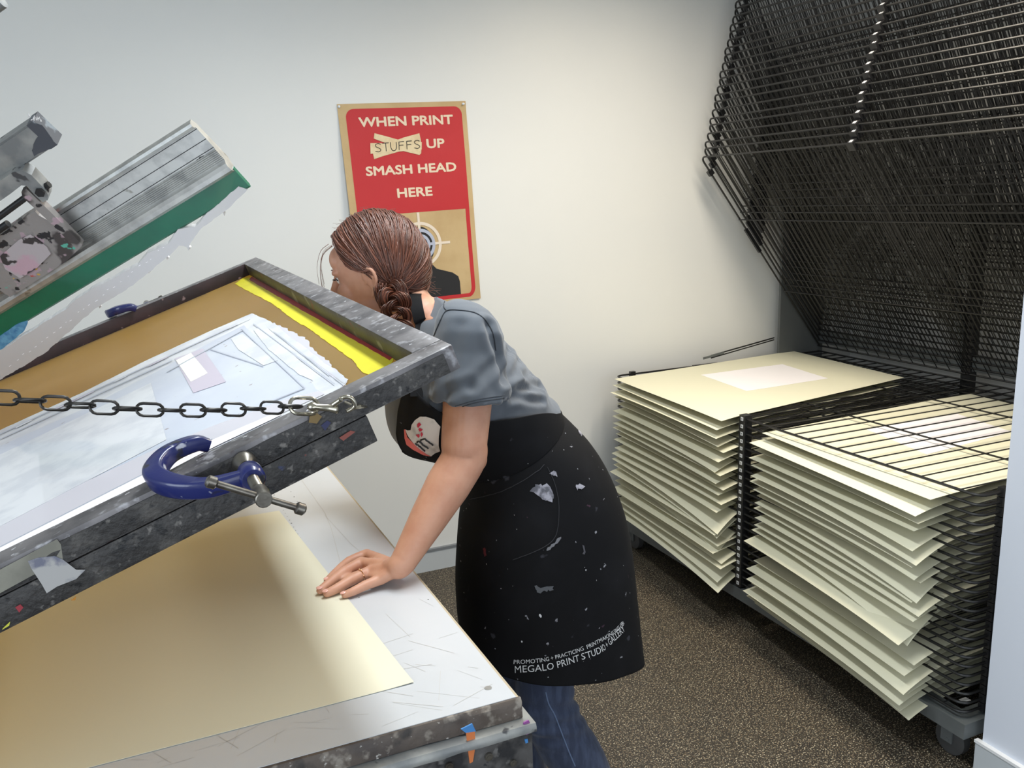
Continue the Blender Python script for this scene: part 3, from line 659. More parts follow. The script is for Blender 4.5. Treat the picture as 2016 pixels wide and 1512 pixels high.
# bracket that carries the holder
AN = 0.052
qslab('bracket_plate', [(-80, 520), (0, 463), (46, 430), (69, 416), (76, 424), (128, 452), (162, 484), (131, 514), (60, 560), (20, 585), (0, 572), (-80, 622)], 0.004, 0.022, PAINTY)
qslab('bracket_flange', [(42, 378), (52, 372), (100, 418), (162, 482), (150, 490), (92, 432), (44, 388)], 0.022, 0.038, PAINTY)
qslab('bracket_face', [(0, 505), (38, 472), (60, 462), (92, 486), (100, 500), (70, 530), (40, 548), (10, 530)], 0.022, 0.025, mat('pinkish_painted_plate', srgb(160, 150, 150), 0.5, bump=(80, 0.5, 0.002), splats=((20, 0.55, 0.6, srgb(170, 140, 148)), (30, 0.62, 0.65, srgb(50, 44, 44)), (26, 0.68, 0.7, srgb(80, 160, 140)))))
qslab('upper_bracket', [(-80, 425), (-80, 372), (0, 356), (24, 340), (44, 335), (62, 345), (84, 368), (95, 384), (94, 394), (84, 398), (70, 386), (52, 366), (42, 365), (20, 382), (0, 396)], 0.012, 0.040, ARMGREY)
def qrod(name, a, b, r, n, m, k=12):
    build(name, MB().cyl(Q(*onQ(*a, n), n), Q(*onQ(*b, n), n), r, k), m, sq)
qrod('adjusting_rod', (-60, 470), (54, 386), 0.0058, 0.028, BOLTBLK)
qrod('adjusting_rod', (-60, 492), (16, 440), 0.0066, 0.03, BOLTBLK)
kn = MB(); p = Q(*onQ(82, 372, 0.03), 0.026); kn.cyl(p, p+QN*0.018, 0.0085, 6).cyl(p+QN*0.002, p+QN*0.008, 0.012, 14)
p2 = Q(*onQ(92, 366, 0.03), 0.03); kn.cyl(p2-QU*0.006, p2+QU*0.004, 0.006, 8); build('lock_nut', kn, BOLTBLK, sq)
# the square arm tube above
tn = 0.02
A0 = onQ(64, 240, tn); A1 = onQ(112, 285, tn); uu = min(A0[0], A1[0]); AV0 = A0[1]; AV1 = A1[1]
ARL = 1.12
at_ = MB().box(Q(uu+ARL/2, (AV0+AV1)/2, tn-0.0175), (ARL, abs(AV1-AV0), 0.035), QAX)
o = build('arm_tube', at_, ARMGREY, sq, smooth=False)
bm = bmesh.new(); bm.from_mesh(o.data); bmesh.ops.bevel(bm, geom=bm.edges[:], offset=0.003, segments=2, affect='EDGES'); bm.to_mesh(o.data); bm.free(); shade(o.data, 30)
qslab('dark_ink_end', [(68, 242), (82, 246), (112, 284), (100, 292), (66, 308), (62, 296), (76, 262)], tn, tn+0.001, mat('dark_blue_grey_ink', srgb(64, 66, 72), 0.5, splats=((30, 0.55, 0.6, srgb(110, 118, 124)),)), 0.002, 4)
build('dark_ink_cap', MB().box(Q(uu+0.006, (AV0+AV1)/2, tn-0.0175), (0.014, abs(AV1-AV0)+0.0012, 0.036), QAX), bpy.data.materials['dark_blue_grey_ink'], sq, smooth=False)
fl = MB()
for k in range(9):
    c = Q(*onQ(70+rr.uniform(-14, 10), 238+rr.uniform(-8, 4), tn), tn-0.004); fl.tube([c, c+np.array([rr.uniform(-.006, .006), 0, rr.uniform(0.001, .008)])], [0.0016, 0.0004], 5)
for k in range(3): c = Q(*onQ(106+rr.uniform(-3, 6), 284+rr.uniform(-4, 4), tn), tn-0.004); fl.tube([c, c+np.array([rr.uniform(0, .006), 0, rr.uniform(-.003, .002)])], [0.0014, 0.0004], 5)
build('dried_ink_flakes', fl, GREYINK, sq)
# balance bar above it, its end just inside the top left of the view, tied to the arm beyond the frame
c0 = dep(6, 4, 1.5); c1 = c0+QU*1.05
build('balance_bar', MB().cyl(c0, c1, 0.010, 16), ARMGREY, sq)
mid = Q(uu+ARL-0.05, (AV0+AV1)/2, tn-0.0175); e_ = c1-QU*0.04
build('tie_plate', MB().tube([e_, mid], 0.016, 8), ARMGREY, sq)
build('pivot_post', MB().tube([mid-QU*0.01, np.array([mid[0]-0.03, mid[1], TZ+0.001])], 0.024, 14).cyl((mid[0]-0.03, mid[1], TZ+0.0005), (mid[0]-0.03, mid[1], TZ+0.012), 0.06, 20), ARMGREY, sq)
print('PIVOT', mid, c1, 'CHAIN', CL, CL-d*0.7)
# ------------------------------------------------------------------ the poster
PTL = at(663, 205, 'Y', YW-0.001); PTR = at(916, 199, 'Y', YW-0.001)
pex = unit(PTR-PTL); pey = unit(at(945, 585, 'Y', YW-0.001)-PTR); PWd = np.linalg.norm(PTR-PTL); PHt = 0.808
def PO(u, v, off=0.0):
    b = 0.055*max(0.0, 1-u/0.8)**2*max(0.0, v-0.02)**1.1*(1 if v < 1 else 1)+0.012*max(0, u-0.55)**1.5*max(0, v-0.1)
    b += 0.0016+0.0022*(0.5+0.5*math.sin(9*v+5*u))*min(1, v*4)
    x = u
    return PTL+pex*(PWd*x+0.018*max(0, u-.5)*min(v, 0.25)*0)+pey*(PHt*v)+np.array([0, -1, 0])*(b+off)
po = thing('poster', PO(0.5, 1.0), 'red and kraft paper wall poster with lettering, a shooting target and taped word', 'poster')
build('poster_paper', MB().sheet(grid(lambda u, v: PO(u, v), 40, 60), (0, -0.0003, 0)), KRAFT, po)
CUT = (0.025, 0.02); OFF = 0.0008
ASP = PWd/PHt
def pmap(off): return lambda u, v: PO(u, v, off)
def post(name, bms, m, off=OFF):
    mb = MB()
    for b in bms: a = art(b, CUT, pmap(off)); mb.add(a.v, a.f)
    return build(name, mb, m, po, smooth=False)
K = 8
outer = rrect(0.055, 0.024, 0.962, 0.985, 0.062, K, ASP); inner = rrect(0.090, 0.53, 0.930, 0.966, 0.045, K, ASP, (0, 1, 1, 0))
topblk = [p for p in outer if p[1] < 0.5]
topblk = rrect(0.055, 0.024, 0.962, 0.5305, 0.062, K, ASP, (1, 0, 0, 1))
bmt = poly2d([topblk])
sides = [[(0.055, 0.53), (0.090, 0.53), (0.090, 0.93), (0.055, 0.93)], [(0.930, 0.53), (0.962, 0.53), (0.962, 0.93), (0.930, 0.93)], [(0.12, 0.966), (0.90, 0.966), (0.90, 0.985), (0.12, 0.985)]]
def arc_strip(cx, cy, r0, r1, a0, a1, k=10):
    a = [R_(a0+(a1-a0)*i/k) for i in range(k+1)]
    return [[(cx+r0*math.cos(a[i]), cy+r0*ASP*math.sin(a[i])), (cx+r1*math.cos(a[i]), cy+r1*ASP*math.sin(a[i])), (cx+r1*math.cos(a[i+1]), cy+r1*ASP*math.sin(a[i+1])), (cx+r0*math.cos(a[i+1]), cy+r0*ASP*math.sin(a[i+1]))] for i in range(k)]
def corner(cx, cy, x_in, y_in, x_out, y_out, a0):
    """quarter bend between the inner and outer lines of the border"""
    P = []; k = 10
    for i in range(k+1):
        a = R_(a0+90*i/k); P.append(((cx+(x_in-cx)*abs(math.cos(a)), cy+(y_in-cy)*abs(math.sin(a))), (cx+(x_out-cx)*abs(math.cos(a)), cy+(y_out-cy)*abs(math.sin(a)))))
    return [[P[i][0], P[i][1], P[i+1][1], P[i+1][0]] for i in range(k)]
sides += corner(0.90, 0.93, 0.930, 0.966, 0.962, 0.985, 0)+corner(0.12, 0.93, 0.090, 0.966, 0.055, 0.985, 0)
post('red_print', [bmt, poly2d(sides)], POSTRED)
ch_ = 0.046
for txt, u0, u1, vv in (('WHEN PRINT', 0.145, 0.885, 0.087), ('UP', 0.655, 0.80, 0.200), ('SMASH HEAD', 0.158, 0.88, 0.318), ('HERE', 0.385, 0.668, 0.431)):
    lm = MB()
    for k, (du, dv) in enumerate(((0, 0), (0.0035, 0), (-0.0035, 0), (0, 0.0020), (0, -0.0020), (0.0025, 0.0014), (-0.0025, -0.0014), (0.0025, -0.0014), (-0.0025, 0.0014))):   # bold strokes
        a = art(text2d(txt, (u0+.003+du, vv+ch_/2-.002+dv, u1-.003+du, vv-ch_/2+.002+dv)), CUT, pmap(0.0014+0.00004*k)); lm.add(a.v, a.f)
    build('lettering', lm, POSTCREAM, po, smooth=False)
tc_, ts_ = 0.535, 0.693
def ring2(r0, r1): return poly2d(arc_strip(tc_, ts_, r0, r1, 0, 360, 48))
hx, hv = 0.530, 0.700
headp = [(hx+0.118*math.cos(a), hv+0.150*ASP*math.sin(a)) for a in np.linspace(R_(40), R_(-220), 40)]
sil = headp+[(hx-0.09, 0.80), (hx-0.12, 0.822), (hx-0.25, 0.848), (hx-0.295, 0.870), (hx-0.305, 0.90), (hx-0.305, 0.966), (hx+0.305, 0.966), (hx+0.305, 0.90), (hx+0.295, 0.872), (hx+0.25, 0.850), (hx+0.12, 0.822), (hx+0.09, 0.80)]
post('silhouette', [poly2d([sil])], POSTBLK, 0.0012)
post('target_ring', [ring2(0.150, 0.174)], POSTTGT, 0.0019)
post('target_ring', [ring2(0.098, 0.122)], POSTBLUE, 0.0019)
post('target_ring', [ring2(0.058, 0.080)], POSTBLUE, 0.0019)
post('crosshair', [poly2d([[(tc_-0.010, 0.532), (tc_+0.010, 0.532), (tc_+0.010, ts_-0.122*ASP), (tc_-0.010, ts_-0.122*ASP)], [(tc_+0.12, ts_-0.0065), (tc_+0.245, ts_-0.0065), (tc_+0.245, ts_+0.0065), (tc_+0.12, ts_+0.0065)], [(tc_-0.245, ts_-0.0065), (tc_-0.12, ts_-0.0065), (tc_-0.12, ts_+0.0065), (tc_-0.245, ts_+0.0065)]])], POSTTGT, 0.0022)
post('crosshair', [poly2d([[(tc_-0.010, ts_-0.122*ASP), (tc_+0.010, ts_-0.122*ASP), (tc_+0.010, ts_+0.14*ASP), (tc_-0.010, ts_+0.14*ASP)], [(tc_-0.12, ts_-0.0065), (tc_+0.12, ts_-0.0065), (tc_+0.12, ts_+0.0065), (tc_-0.12, ts_+0.0065)]])], POSTBLUE, 0.0022)
def tear(P, k=6):
    return P
post('tape_strip', [poly2d([[(0.225, 0.222), (0.232, 0.262), (0.30, 0.250), (0.47, 0.226), (0.61, 0.198), (0.612, 0.180), (0.605, 0.148), (0.48, 0.165), (0.36, 0.188)]])], MTAPE, 0.0022)
post('tape_strip', [poly2d([[(0.255, 0.140), (0.245, 0.165), (0.36, 0.195), (0.42, 0.222), (0.59, 0.252), (0.605, 0.245), (0.610, 0.222), (0.45, 0.178), (0.36, 0.160)]])], MTAPE, 0.0027)
post('tape_strip', [poly2d([[(0.215, 0.186), (0.208, 0.236), (0.41, 0.232), (0.612, 0.226), (0.618, 0.19), (0.42, 0.190)]])], MTAPE, 0.0031)
# hand-lettered word on the tape: single strokes
STROKES = {'S': [[(0.95, 0.12), (0.6, 0.0), (0.15, 0.14), (0.22, 0.38), (0.65, 0.55), (0.92, 0.75), (0.6, 0.98), (0.05, 0.9)]], 'T': [[(0, 0.04), (1, 0.0)], [(0.52, 0.02), (0.5, 1.0)]],
           'U': [[(0.05, 0.0), (0.05, 0.65), (0.3, 0.98), (0.7, 0.95), (0.92, 0.6), (0.95, 0.0)]], 'F': [[(0.15, 0.0), (0.08, 1.0)], [(0.12, 0.03), (0.95, 0.0)], [(0.1, 0.45), (0.8, 0.42)]]}
wb = MB(); x = 0.245
for i, c in enumerate('STUFFS'):
    wd = 0.050; y0 = 0.189-0.0016*i; hgt = 0.040
    for st in STROKES[c]:
        P = st if len(st) == 2 else smooth_path([(a, b, 0) for a, b in st], 24)
        P = np.array([(a[0], a[1]) for a in (smooth_path([(st[0][0], st[0][1], 0), (st[1][0], st[1][1], 0)], 6) if len(st) == 2 else P)])
        wb.tube([PO(x+wd*p[0], y0+hgt*p[1], 0.0036) for p in P], 0.0014, 6)
    x += 0.0615
build('handwritten_word', wb, MARKER, po)
for (u, v, lab) in ((0.012, 0.012, 'clear push pin in the top left corner of the red poster'), (0.978, 0.014, 'clear push pin in the top right corner of the red poster')):
    p = PO(u, v, 0.001); tag(build('push_pin', MB().tube([p, p+np.array([0, -.002, 0]), p+np.array([0, -.004, 0]), p+np.array([0, -.009, 0]), p+np.array([0, -.010, 0])], [0.005, 0.005, 0.003, 0.004, 0.002], 12), PIN, origin=p), lab, 'push pin', 'push pins on the poster')

# ------------------------------------------------------------------ the drying rack
RX0, RXH, RY0, RY1 = 1.985, 3.175, 1.497, 3.357
SD = RXH-RX0; SLEN = RY1-RY0
rk = thing('drying_rack', (2.6, 2.43, 0), 'black wire print drying rack on castors, upper shelves lifted, paper on the lower ones', 'rack')
rorg = np.array([2.6, 2.43, 0])
base = MB()
z0, z1 = 0.105, 0.150
base.bbox((RX0-0.01, RY0-0.02, z0), (RX0+0.05, RY1+0.01, z1)).bbox((RXH-0.03, RY0-0.02, z0), (RXH+0.05, RY1+0.01, z1))
for y in (RY0-0.02, RY0+0.42, 2.40, RY1-0.48, RY1-0.05): base.bbox((RX0+0.05, y, z0), (RXH-0.03, y+0.06, z1))
build('base_frame', base, GREYSTEEL, rk, smooth=False)
lb = at(1898, 1378, 'Z', z1); build('white_label', MB().bbox((lb[0]-0.012, lb[1]-0.012, z1), (lb[0]+0.016, lb[1]+0.008, z1+0.0008)), STICKER, rk, smooth=False)
def castor(x, y):
    c = build('castor', MB().tube([(x-0.016, y, 0.048), (x-0.012, y, 0.048), (x+0.012, y, 0.048), (x+0.016, y, 0.048)], [0.040, 0.048, 0.048, 0.040], 24), RUBBER, rk)
    build('castor_fork', MB().bbox((x-0.023, y-0.014, 0.040), (x-0.018, y+0.022, 0.095)).bbox((x+0.018, y-0.014, 0.040), (x+0.023, y+0.022, 0.095)).bbox((x-0.026, y-0.02, 0.095), (x+0.026, y+0.028, 0.105)).cyl((x-0.024, y, 0.048), (x+0.024, y, 0.048), 0.006, 10), GREYSTEEL, c, smooth=False)
for x, y in ((RX0+0.05, RY0+0.06), (RX0+0.05, RY1-0.09), (RXH-0.02, RY0+0.06), (RXH-0.02, RY1-0.09)): castor(x, y)
up = MB().bbox((RXH+0.012, 2.50, z1), (RXH+0.05, 2.545, 1.62)); build('rear_post', up, BLACKPLASTIC, rk, smooth=False)
build('end_plate', MB().bbox((2.946, RY1+0.035, z1-0.05), (RXH+0.05, RY1+0.050, 1.50)), DARKPLATE, rk, smooth=False)
build('end_plate', MB().bbox((2.946, RY0-0.035, z1-0.05), (RXH+0.05, RY0-0.022, 1.50)), DARKPLATE, rk, smooth=False)
build('rear_tie_bar', MB().bbox((RXH+0.02, RY0-0.03, 0.84), (RXH+0.045, RY1+0.05, 0.90)).bbox((RXH+0.02, RY0-0.03, 0.55), (RXH+0.045, RY1+0.05, 0.60)).bbox((RXH+0.02, RY0-0.03, 1.44), (RXH+0.045, RY1+0.05, 1.50)), GREYSTEEL, rk, smooth=False)
NLOW = 24; PIT = 0.0275; ZTOP = 0.803
def shelf_mesh():
    mb = MB(); D = SD; Lh = SLEN; r = 0.030; path = [(0, 0, 0)]
    for i in range(6):
        a = R_(i*18); path.append((-D+r-r*math.sin(a), r-r*math.cos(a), 0))
    for i in range(6):
        a = R_(i*18); path.append((-D+r-r*math.cos(a), Lh-r+r*math.sin(a), 0))
    path.append((0, Lh, 0))
    mb.tube(path, 0.0042, 6, caps=False)
    mb.tube([(0, -0.012, 0), (0, Lh+0.012, 0)], 0.0042, 6)
    for dx in (-D+0.36, -D+0.81): mb.tube([(dx, 0, -0.0055), (dx, Lh, -0.0055)], 0.0032, 5, caps=False)
    n = 29
    for k in range(1, n):
        y = Lh*k/n; mb.tube([(0.004, y, 0), (-D, y, 0)], 0.0024, 4, caps=False)
    for y in (Lh*0.5-0.004+0.07, Lh*0.5+0.08): mb.tube([(0, y, -0.003), (-D, y, -0.003)], 0.0020, 4, caps=False)
    for y in (0.0, Lh):
        mb.bbox((-D+0.075, y-0.009, -0.0125), (-D+0.10, y+0.009, 0.0125), 1)
        mb.bbox((-D+0.42, y-0.006, -0.010), (-D+0.56, y+0.006, 0.006), 1)
    return mb
sh = build('shelf', shelf_mesh(), [BLACKWIRE, BLACKPLASTIC], rk, local=True)
YM = 2.455-RY0
spm = MB().bbox((-SD-0.010, YM-0.016, -0.0135), (-SD+0.022, YM+0.016, 0.0135)).bbox((-SD-0.011, YM-0.0065, -0.0065), (-SD-0.0099, YM+0.0065, 0.0065), 1).bbox((-SD-0.0112, YM-0.002, -0.003), (-SD-0.0108, YM+0.002, 0.003), 2)
sp = build('spacer', spm, [BLACKPLASTIC, STICKER, GREYSTEEL], None, origin=(0, 0, 0), smooth=False, local=True); sp.parent = sh; ORG[sp.name] = ORG[rk.name]
def place_shelf(o, z, ang, y=0.0):
    o.location = (RXH-rorg[0], RY0-rorg[1]+y, z); o.rotation_euler = (0, ang, 0)
first = True
NUP = 26
for k in range(NLOW+NUP):
    if first: o, s = sh, sp; first = False
    else:
        o = sh.copy(); link(o); s = sp.copy(); link(s); o.parent = rk; s.parent = o
    if k < NLOW: place_shelf(o, ZTOP-(NLOW-1-k)*PIT, R_(0.0))
    else:
        j = k-NLOW; place_shelf(o, ZTOP+PIT*(j+1), R_(51.3+10.2*j/21.0+0.25*math.sin(j*2.1)), 0.0)
# loose bow and side rods of one half lifted shelf behind the paper
q0, q1, q2 = at(1225, 738, 'Y', RY1+0.012), at(1400, 700, 'Y', RY1+0.012), at(1524, 665, 'Y', RY1+0.012)
build('side_rod', MB().tube([q1, q2], 0.0035, 6).tube([q1+np.array([0, 0, -.012]), q2+np.array([0, 0, -.010])], 0.003, 6), BLACKWIRE, rk)
c = at(1405, 700, 'Y', RY1+0.008); build('side_clip', MB().box(c, (0.12, 0.004, 0.010), [unit(q2-q1), (0, 1, 0), np.cross(unit(q2-q1), (0, 1, 0))]), GREYSTEEL, rk, smooth=False)

# ------------------------------------------------------------------ the sheets of paper on the rack
ORD = 'topmost,second,third,fourth,fifth,sixth,seventh,eighth,ninth,tenth,eleventh,twelfth,thirteenth,fourteenth,fifteenth,sixteenth,seventeenth,eighteenth,nineteenth,twentieth,twenty-first,twenty-second,twenty-third,twenty-fourth'.split(',')
def rack_sheet(cor, off, ang, droop_far, droop_near, zbase, seed):
    """cor: corners far-front, near-front, near-back, far-back; the overhang in front of the shelf rod sags"""
    ca, sa = math.cos(ang), math.sin(ang); rs = random.Random(seed); ph = rs.uniform(0, 6)
    cor = [np.array(c) for c in cor]; cen = sum(cor)/4
    cor = [cen+np.array([(c-cen)[0]*ca-(c-cen)[1]*sa, (c-cen)[0]*sa+(c-cen)[1]*ca])+np.array(off) for c in cor]
    def fn(u, v):          # u: 0 front .. 1 back, v: 0 far corner .. 1 near corner
        u = u**1.6
        x, y = (cor[0]*(1-v)+cor[1]*v)*(1-u)+(cor[3]*(1-v)+cor[2]*v)*u
        over = max(0.0, (RX0+0.055)-x)
        k = (droop_far*(1-v)**1.5+droop_near*v**1.5)
        z = zbase-k*(over/0.10)**1.7+0.0012*math.sin(5*v+ph)*min(1, over*10)
        return (x, y, z)
    return MB().sheet(grid(fn, 22, 14), (0, 0, 0.0007)), fn
def stack(nm, cor, ztop, n, drops, where, grp, seed, gaps=()):
    rs = random.Random(seed)
    for k in range(n):
        z = ztop-k*PIT-(PIT*2 if any(k >= g for g in gaps) else 0)
        dx = (rs.uniform(-0.022, 0.010) if nm == 'far' else rs.uniform(-0.050, -0.005)) if k else 0; dy = (rs.uniform(-0.010, 0.010)+(0.012 if nm == 'near' else 0)) if k else 0; da = rs.uniform(-0.012, 0.012) if k else 0
        df, dn = (q*min(1.0, 0.25+k/7) for q in drops(k, rs))
        mb, fn = rack_sheet(cor, (dx, dy), da, df, dn, z, seed*100+k)
        lab = ('cream sheet with white printed rectangle topping the %s' % where) if k == 0 else 'cream paper sheet, %s from the top of the %s' % (ORD[k], where)
        o = build('paper_sheet', mb, PAPER, None, origin=(cor[0][0], (cor[0][1]+cor[1][1])/2, z-0.02)); tag(o, lab, 'paper sheet', grp)
        if k == 0:
            P = ((1380, 738), (1470, 770), (1630, 745), (1540, 717)) if nm == 'far' else ((1705, 845), (1825, 895), (1992, 850), (1885, 815))
            pts = [at(x, y, 'Z', z+0.0010) for x, y in P]; N_ = 14; ring = []
            for i in range(4):
                for j in range(N_):
                    p = pts[i]+(pts[(i+1) % 4]-pts[i])*j/N_; ring.append(p+np.array([rs.uniform(-.0012, .0012), rs.uniform(-.0012, .0012), 0]))
            build('white_print', MB().prism(ring, (0, 0, 0.0004)), PRINTW, o, smooth=False)
def drops_far(k, rs):
    return (rs.uniform(0.002, 0.010), rs.uniform(0.004, 0.018)+(0.022 if k in (13, 14, 16) else 0)+(0.010 if k > 20 else 0))
def drops_near(k, rs):
    return (rs.uniform(0.002, 0.010), rs.uniform(0.004, 0.018)+(0.022 if k in (9, 13) else 0))
stack('far', ((1.936, 3.285), (1.890, 2.462), (2.985, 2.655), (3.045, 3.405)), ZTOP+0.0055, 23, drops_far, 'far stack in the wire rack', 'cream sheets in the far stack of the rack', 3)
stack('near', ((1.962, 2.330), (1.908, 1.585), (2.990, 1.650), (3.055, 2.400)), ZTOP-PIT+0.0055, 22, drops_near, 'near stack in the wire rack', 'cream sheets in the near stack of the rack', 4, gaps=(15,))

# ------------------------------------------------------------------ the woman
YC = 1.72
LF = np.array([0.0, -1.0, 0.0])                                    # her left, towards the camera
TAN = math.tan(R_(24))
def catmull(A, t):
    A = np.asarray(A, float); m = len(A); t = min(max(t, 0.0), m-1-1e-9); i = int(t); f = t-i
    a = A[max(i-1, 0)]; b = A[i]; c = A[i+1]; d = A[min(i+2, m-1)]
    return 0.5*((2*b)+(-a+c)*f+(2*a-5*b+4*c-d)*f*f+(-a+3*b-3*c+d)*f**3)
class Rings:
    """rings from the front and back outline points seen in the sagittal plane, plus a half-width"""
    def __init__(s, rows, Y=YC):
        s.C = []; s.E = []; s.A = []; s.B = []; s.Yo = []
        for (l, r, b) in rows:
            L = at(*l, 'Y', Y); Rr = at(*r, 'Y', Y); s.C.append((L+Rr)/2); s.E.append(Rr-L); w_ = np.linalg.norm(Rr-L)/2
            s.A.append(math.sqrt(max(w_*w_-(b*TAN)**2, (0.55*w_)**2))); s.B.append(b)
        s.n = len(rows)
    def P(s, phi, t, k=1.0, off=0.0, sq=1.0):
        tt = t*(s.n-1); C = catmull(s.C, tt); E = unit(catmull(s.E, tt)); a = float(catmull(s.A, tt))*k+off; b = float(catmull(s.B, tt))*k+off
        c, n_ = math.cos(phi), math.sin(phi)
        if sq != 1.0: c = math.copysign(abs(c)**sq, c); n_ = math.copysign(abs(n_)**sq, n_)
        return C-E*a*c+LF*b*n_
    def ring(s, t, n=40, k=1.0, off=0.0, sq=1.0): return [s.P(2*PI*i/n, t, k, off, sq) for i in range(n)]
    def loft(s, mb, m=24, n=40, k=1.0, off=0.0, t0=0.0, t1=1.0, sq=1.0):
        return mb.loft([s.ring(t0+(t1-t0)*i/(m-1), n, k, off, sq) for i in range(m)])
def remesh(mb, voxel, it=3, fac=0.5):
    me = bpy.data.meshes.new('work'); me.from_pydata(mb.v, [], mb.f)
    bm = bmesh.new(); bm.from_mesh(me); bmesh.ops.recalc_face_normals(bm, faces=bm.faces); bm.to_mesh(me); bm.free()
    o = bpy.data.objects.new('work', me); link(o)
    r = o.modifiers.new('r', 'REMESH'); r.mode = 'VOXEL'; r.voxel_size = voxel; r.use_smooth_shade = True
    if it: q = o.modifiers.new('s', 'SMOOTH'); q.factor = fac; q.iterations = it
    dg = bpy.context.evaluated_depsgraph_get(); me2 = bpy.data.meshes.new_from_object(o.evaluated_get(dg))
    bpy.data.objects.remove(o); bpy.data.meshes.remove(me); return me2
def displace(me, fn):
    n = len(me.vertices); co = np.empty(n*3); me.vertices.foreach_get('co', co); co = co.reshape(-1, 3)
    no = np.empty(n*3); me.vertex_normals.foreach_get('vector', no); no = no.reshape(-1, 3)
    d = np.array([fn(p, q) for p, q in zip(co, no)]); co += no*d[:, None]
    me.vertices.foreach_set('co', co.ravel()); me.update()
def part_mesh(name, me, m, parent):
    me.name = name; me.materials.clear(); me.materials.append(m); n = len(me.vertices); co = np.empty(n*3); me.vertices.foreach_get('co', co)
    co = co.reshape(-1, 3)-ORG[parent.name]; me.vertices.foreach_set('co', co.ravel()); me.polygons.foreach_set('use_smooth', [True]*len(me.polygons)); me.update()
    o = bpy.data.objects.new(name, me); link(o); o.parent = parent; ORG[o.name] = ORG[parent.name]; return o
def taper(mb, P, r, n=16, m=24, flat=1.0):
    """smooth tapering limb with rounded ends"""
    Q_ = smooth_path(P, m); rr_ = np.interp(np.linspace(0, len(r)-1, m), range(len(r)), r)
    d0 = unit(Q_[0]-Q_[1]); d1 = unit(Q_[-1]-Q_[-2])
    pts = [Q_[0]+d0*rr_[0]*f for f in (0.95, 0.7, 0.35)]+list(Q_)+[Q_[-1]+d1*rr_[-1]*f for f in (0.35, 0.7, 0.95)]
    rad = [rr_[0]*f for f in (0.3, 0.7, 0.93)]+list(rr_)+[rr_[-1]*f for f in (0.93, 0.7, 0.3)]
    return mb.tube(pts, rad, n, flat=flat)

pw = thing('person', (0.80, YC, 0), 'woman in grey T-shirt, black print studio apron and jeans bending over the white table', 'person')
torso = Rings([((822, 640), (866, 571), 0.072), ((782, 665), (918, 585), 0.165), ((752, 780), (975, 632), 0.185), ((764, 880), (1028, 700), 0.172), ((850, 912), (1072, 752), 0.152), ((905, 945), (1098, 798), 0.146)])
skirt = Rings([((896, 940), (1100, 797), 0.150), ((912, 990), (1150, 850), 0.164), ((907, 1060), (1187, 915), 0.176), ((905, 1130), (1214, 1000), 0.180), ((905, 1200), (1228, 1120), 0.180), ((908, 1250), (1236, 1215), 0.180), ((915, 1285), (1239, 1262), 0.180)])

# joints
SHL = at(925, 655, 'Y', 1.575); ELB = at(914, 900, 'Y', 1.530); WRI = at(793, 1106, 'Z', 0.945)
SHR = np.array([SHL[0]-0.03, 1.885, SHL[2]-0.02]); ELR = np.array([0.455, 1.98, 1.17]); WRR = np.array([0.375, 1.99, 1.262])
HC = dep(747, 522, 1.86)                                           # centre of the skull
hf = unit((-0.80, 0.60, -0.17)); hl = unit(np.cross((0, 0, 1), hf)); hu = np.cross(hf, hl)
hu = unit(hu+hl*0.06); hl = unit(np.cross(hu, hf))
def H(f, l, u): return HC+hf*f+hl*l+hu*u
HAXS = [hf, hl, hu]
body = MB()
# head
body.ell(HC, [hf*0.098, hl*0.077, hu*0.104], 32, 20)
body.ell(H(0.026, 0, -0.052), [hf*0.070, hl*0.060, hu*0.082], 28, 18)
body.ell(H(0.050, 0, -0.108), [hf*0.040, hl*0.040, hu*0.030], 20, 12)
body.ell(H(0.080, 0, -0.120), [hf*0.017, hl*0.020, hu*0.016], 16, 10)
body.ell(H(0.080, 0, 0.028), [hf*0.020, hl*0.052, hu*0.030], 20, 12)                      # forehead
for s in (-1, 1):
    body.ell(H(0.083, s*0.030, 0.004), [hf*0.012, hl*0.024, hu*0.009], 16, 10)            # brow ridge
    body.ell(H(0.066, s*0.042, -0.040), [hf*0.024, hl*0.022, hu*0.024], 16, 10)           # cheek
    body.ell(H(0.020, s*0.054, -0.085), [hf*0.040, hl*0.014, hu*0.026], 16, 10)           # jaw angle
    # ear: rim, lobe and shell
    e = lambda f, u, l=0.0: H(-0.006+f, s*(0.078+l), -0.024+u)
    body.tube(smooth_path([e(0.012, -0.004, -.004), e(0.012, 0.016, 0.004), e(0.002, 0.029, 0.010), e(-0.012, 0.024, 0.014), e(-0.017, 0.008, 0.014), e(-0.012, -0.010, 0.011), e(-0.002, -0.024, 0.006), e(0.006, -0.030, 0.002)], 24), [0.0042]*24, 8)
    body.ell(e(-0.001, -0.025, 0.002), [hf*0.0075, hl*0.0045, hu*0.009], 12, 8)
    body.ell(e(-0.004, 0.002, 0.001), [hf*0.013, hl*0.005, hu*0.024], 14, 10)
    body.tube(smooth_path([e(0.004, 0.018, 0.006), e(-0.008, 0.012, 0.009), e(-0.008, -0.006, 0.008), e(0.002, -0.014, 0.005)], 12), [0.003]*12, 6)
taper(body, [H(0.094, 0, 0.004), H(0.104, 0, -0.018), H(0.116, 0, -0.040)], [0.008, 0.010, 0.011], 14, 10)
for s in (-1, 1): body.ell(H(0.102, s*0.011, -0.046), [hf*0.010, hl*0.008, hu*0.007], 12, 8)
body.ell(H(0.094, 0, -0.070), [hf*0.012, hl*0.022, hu*0.006], 14, 8); body.ell(H(0.092, 0, -0.081), [hf*0.011, hl*0.019, hu*0.007], 14, 8)
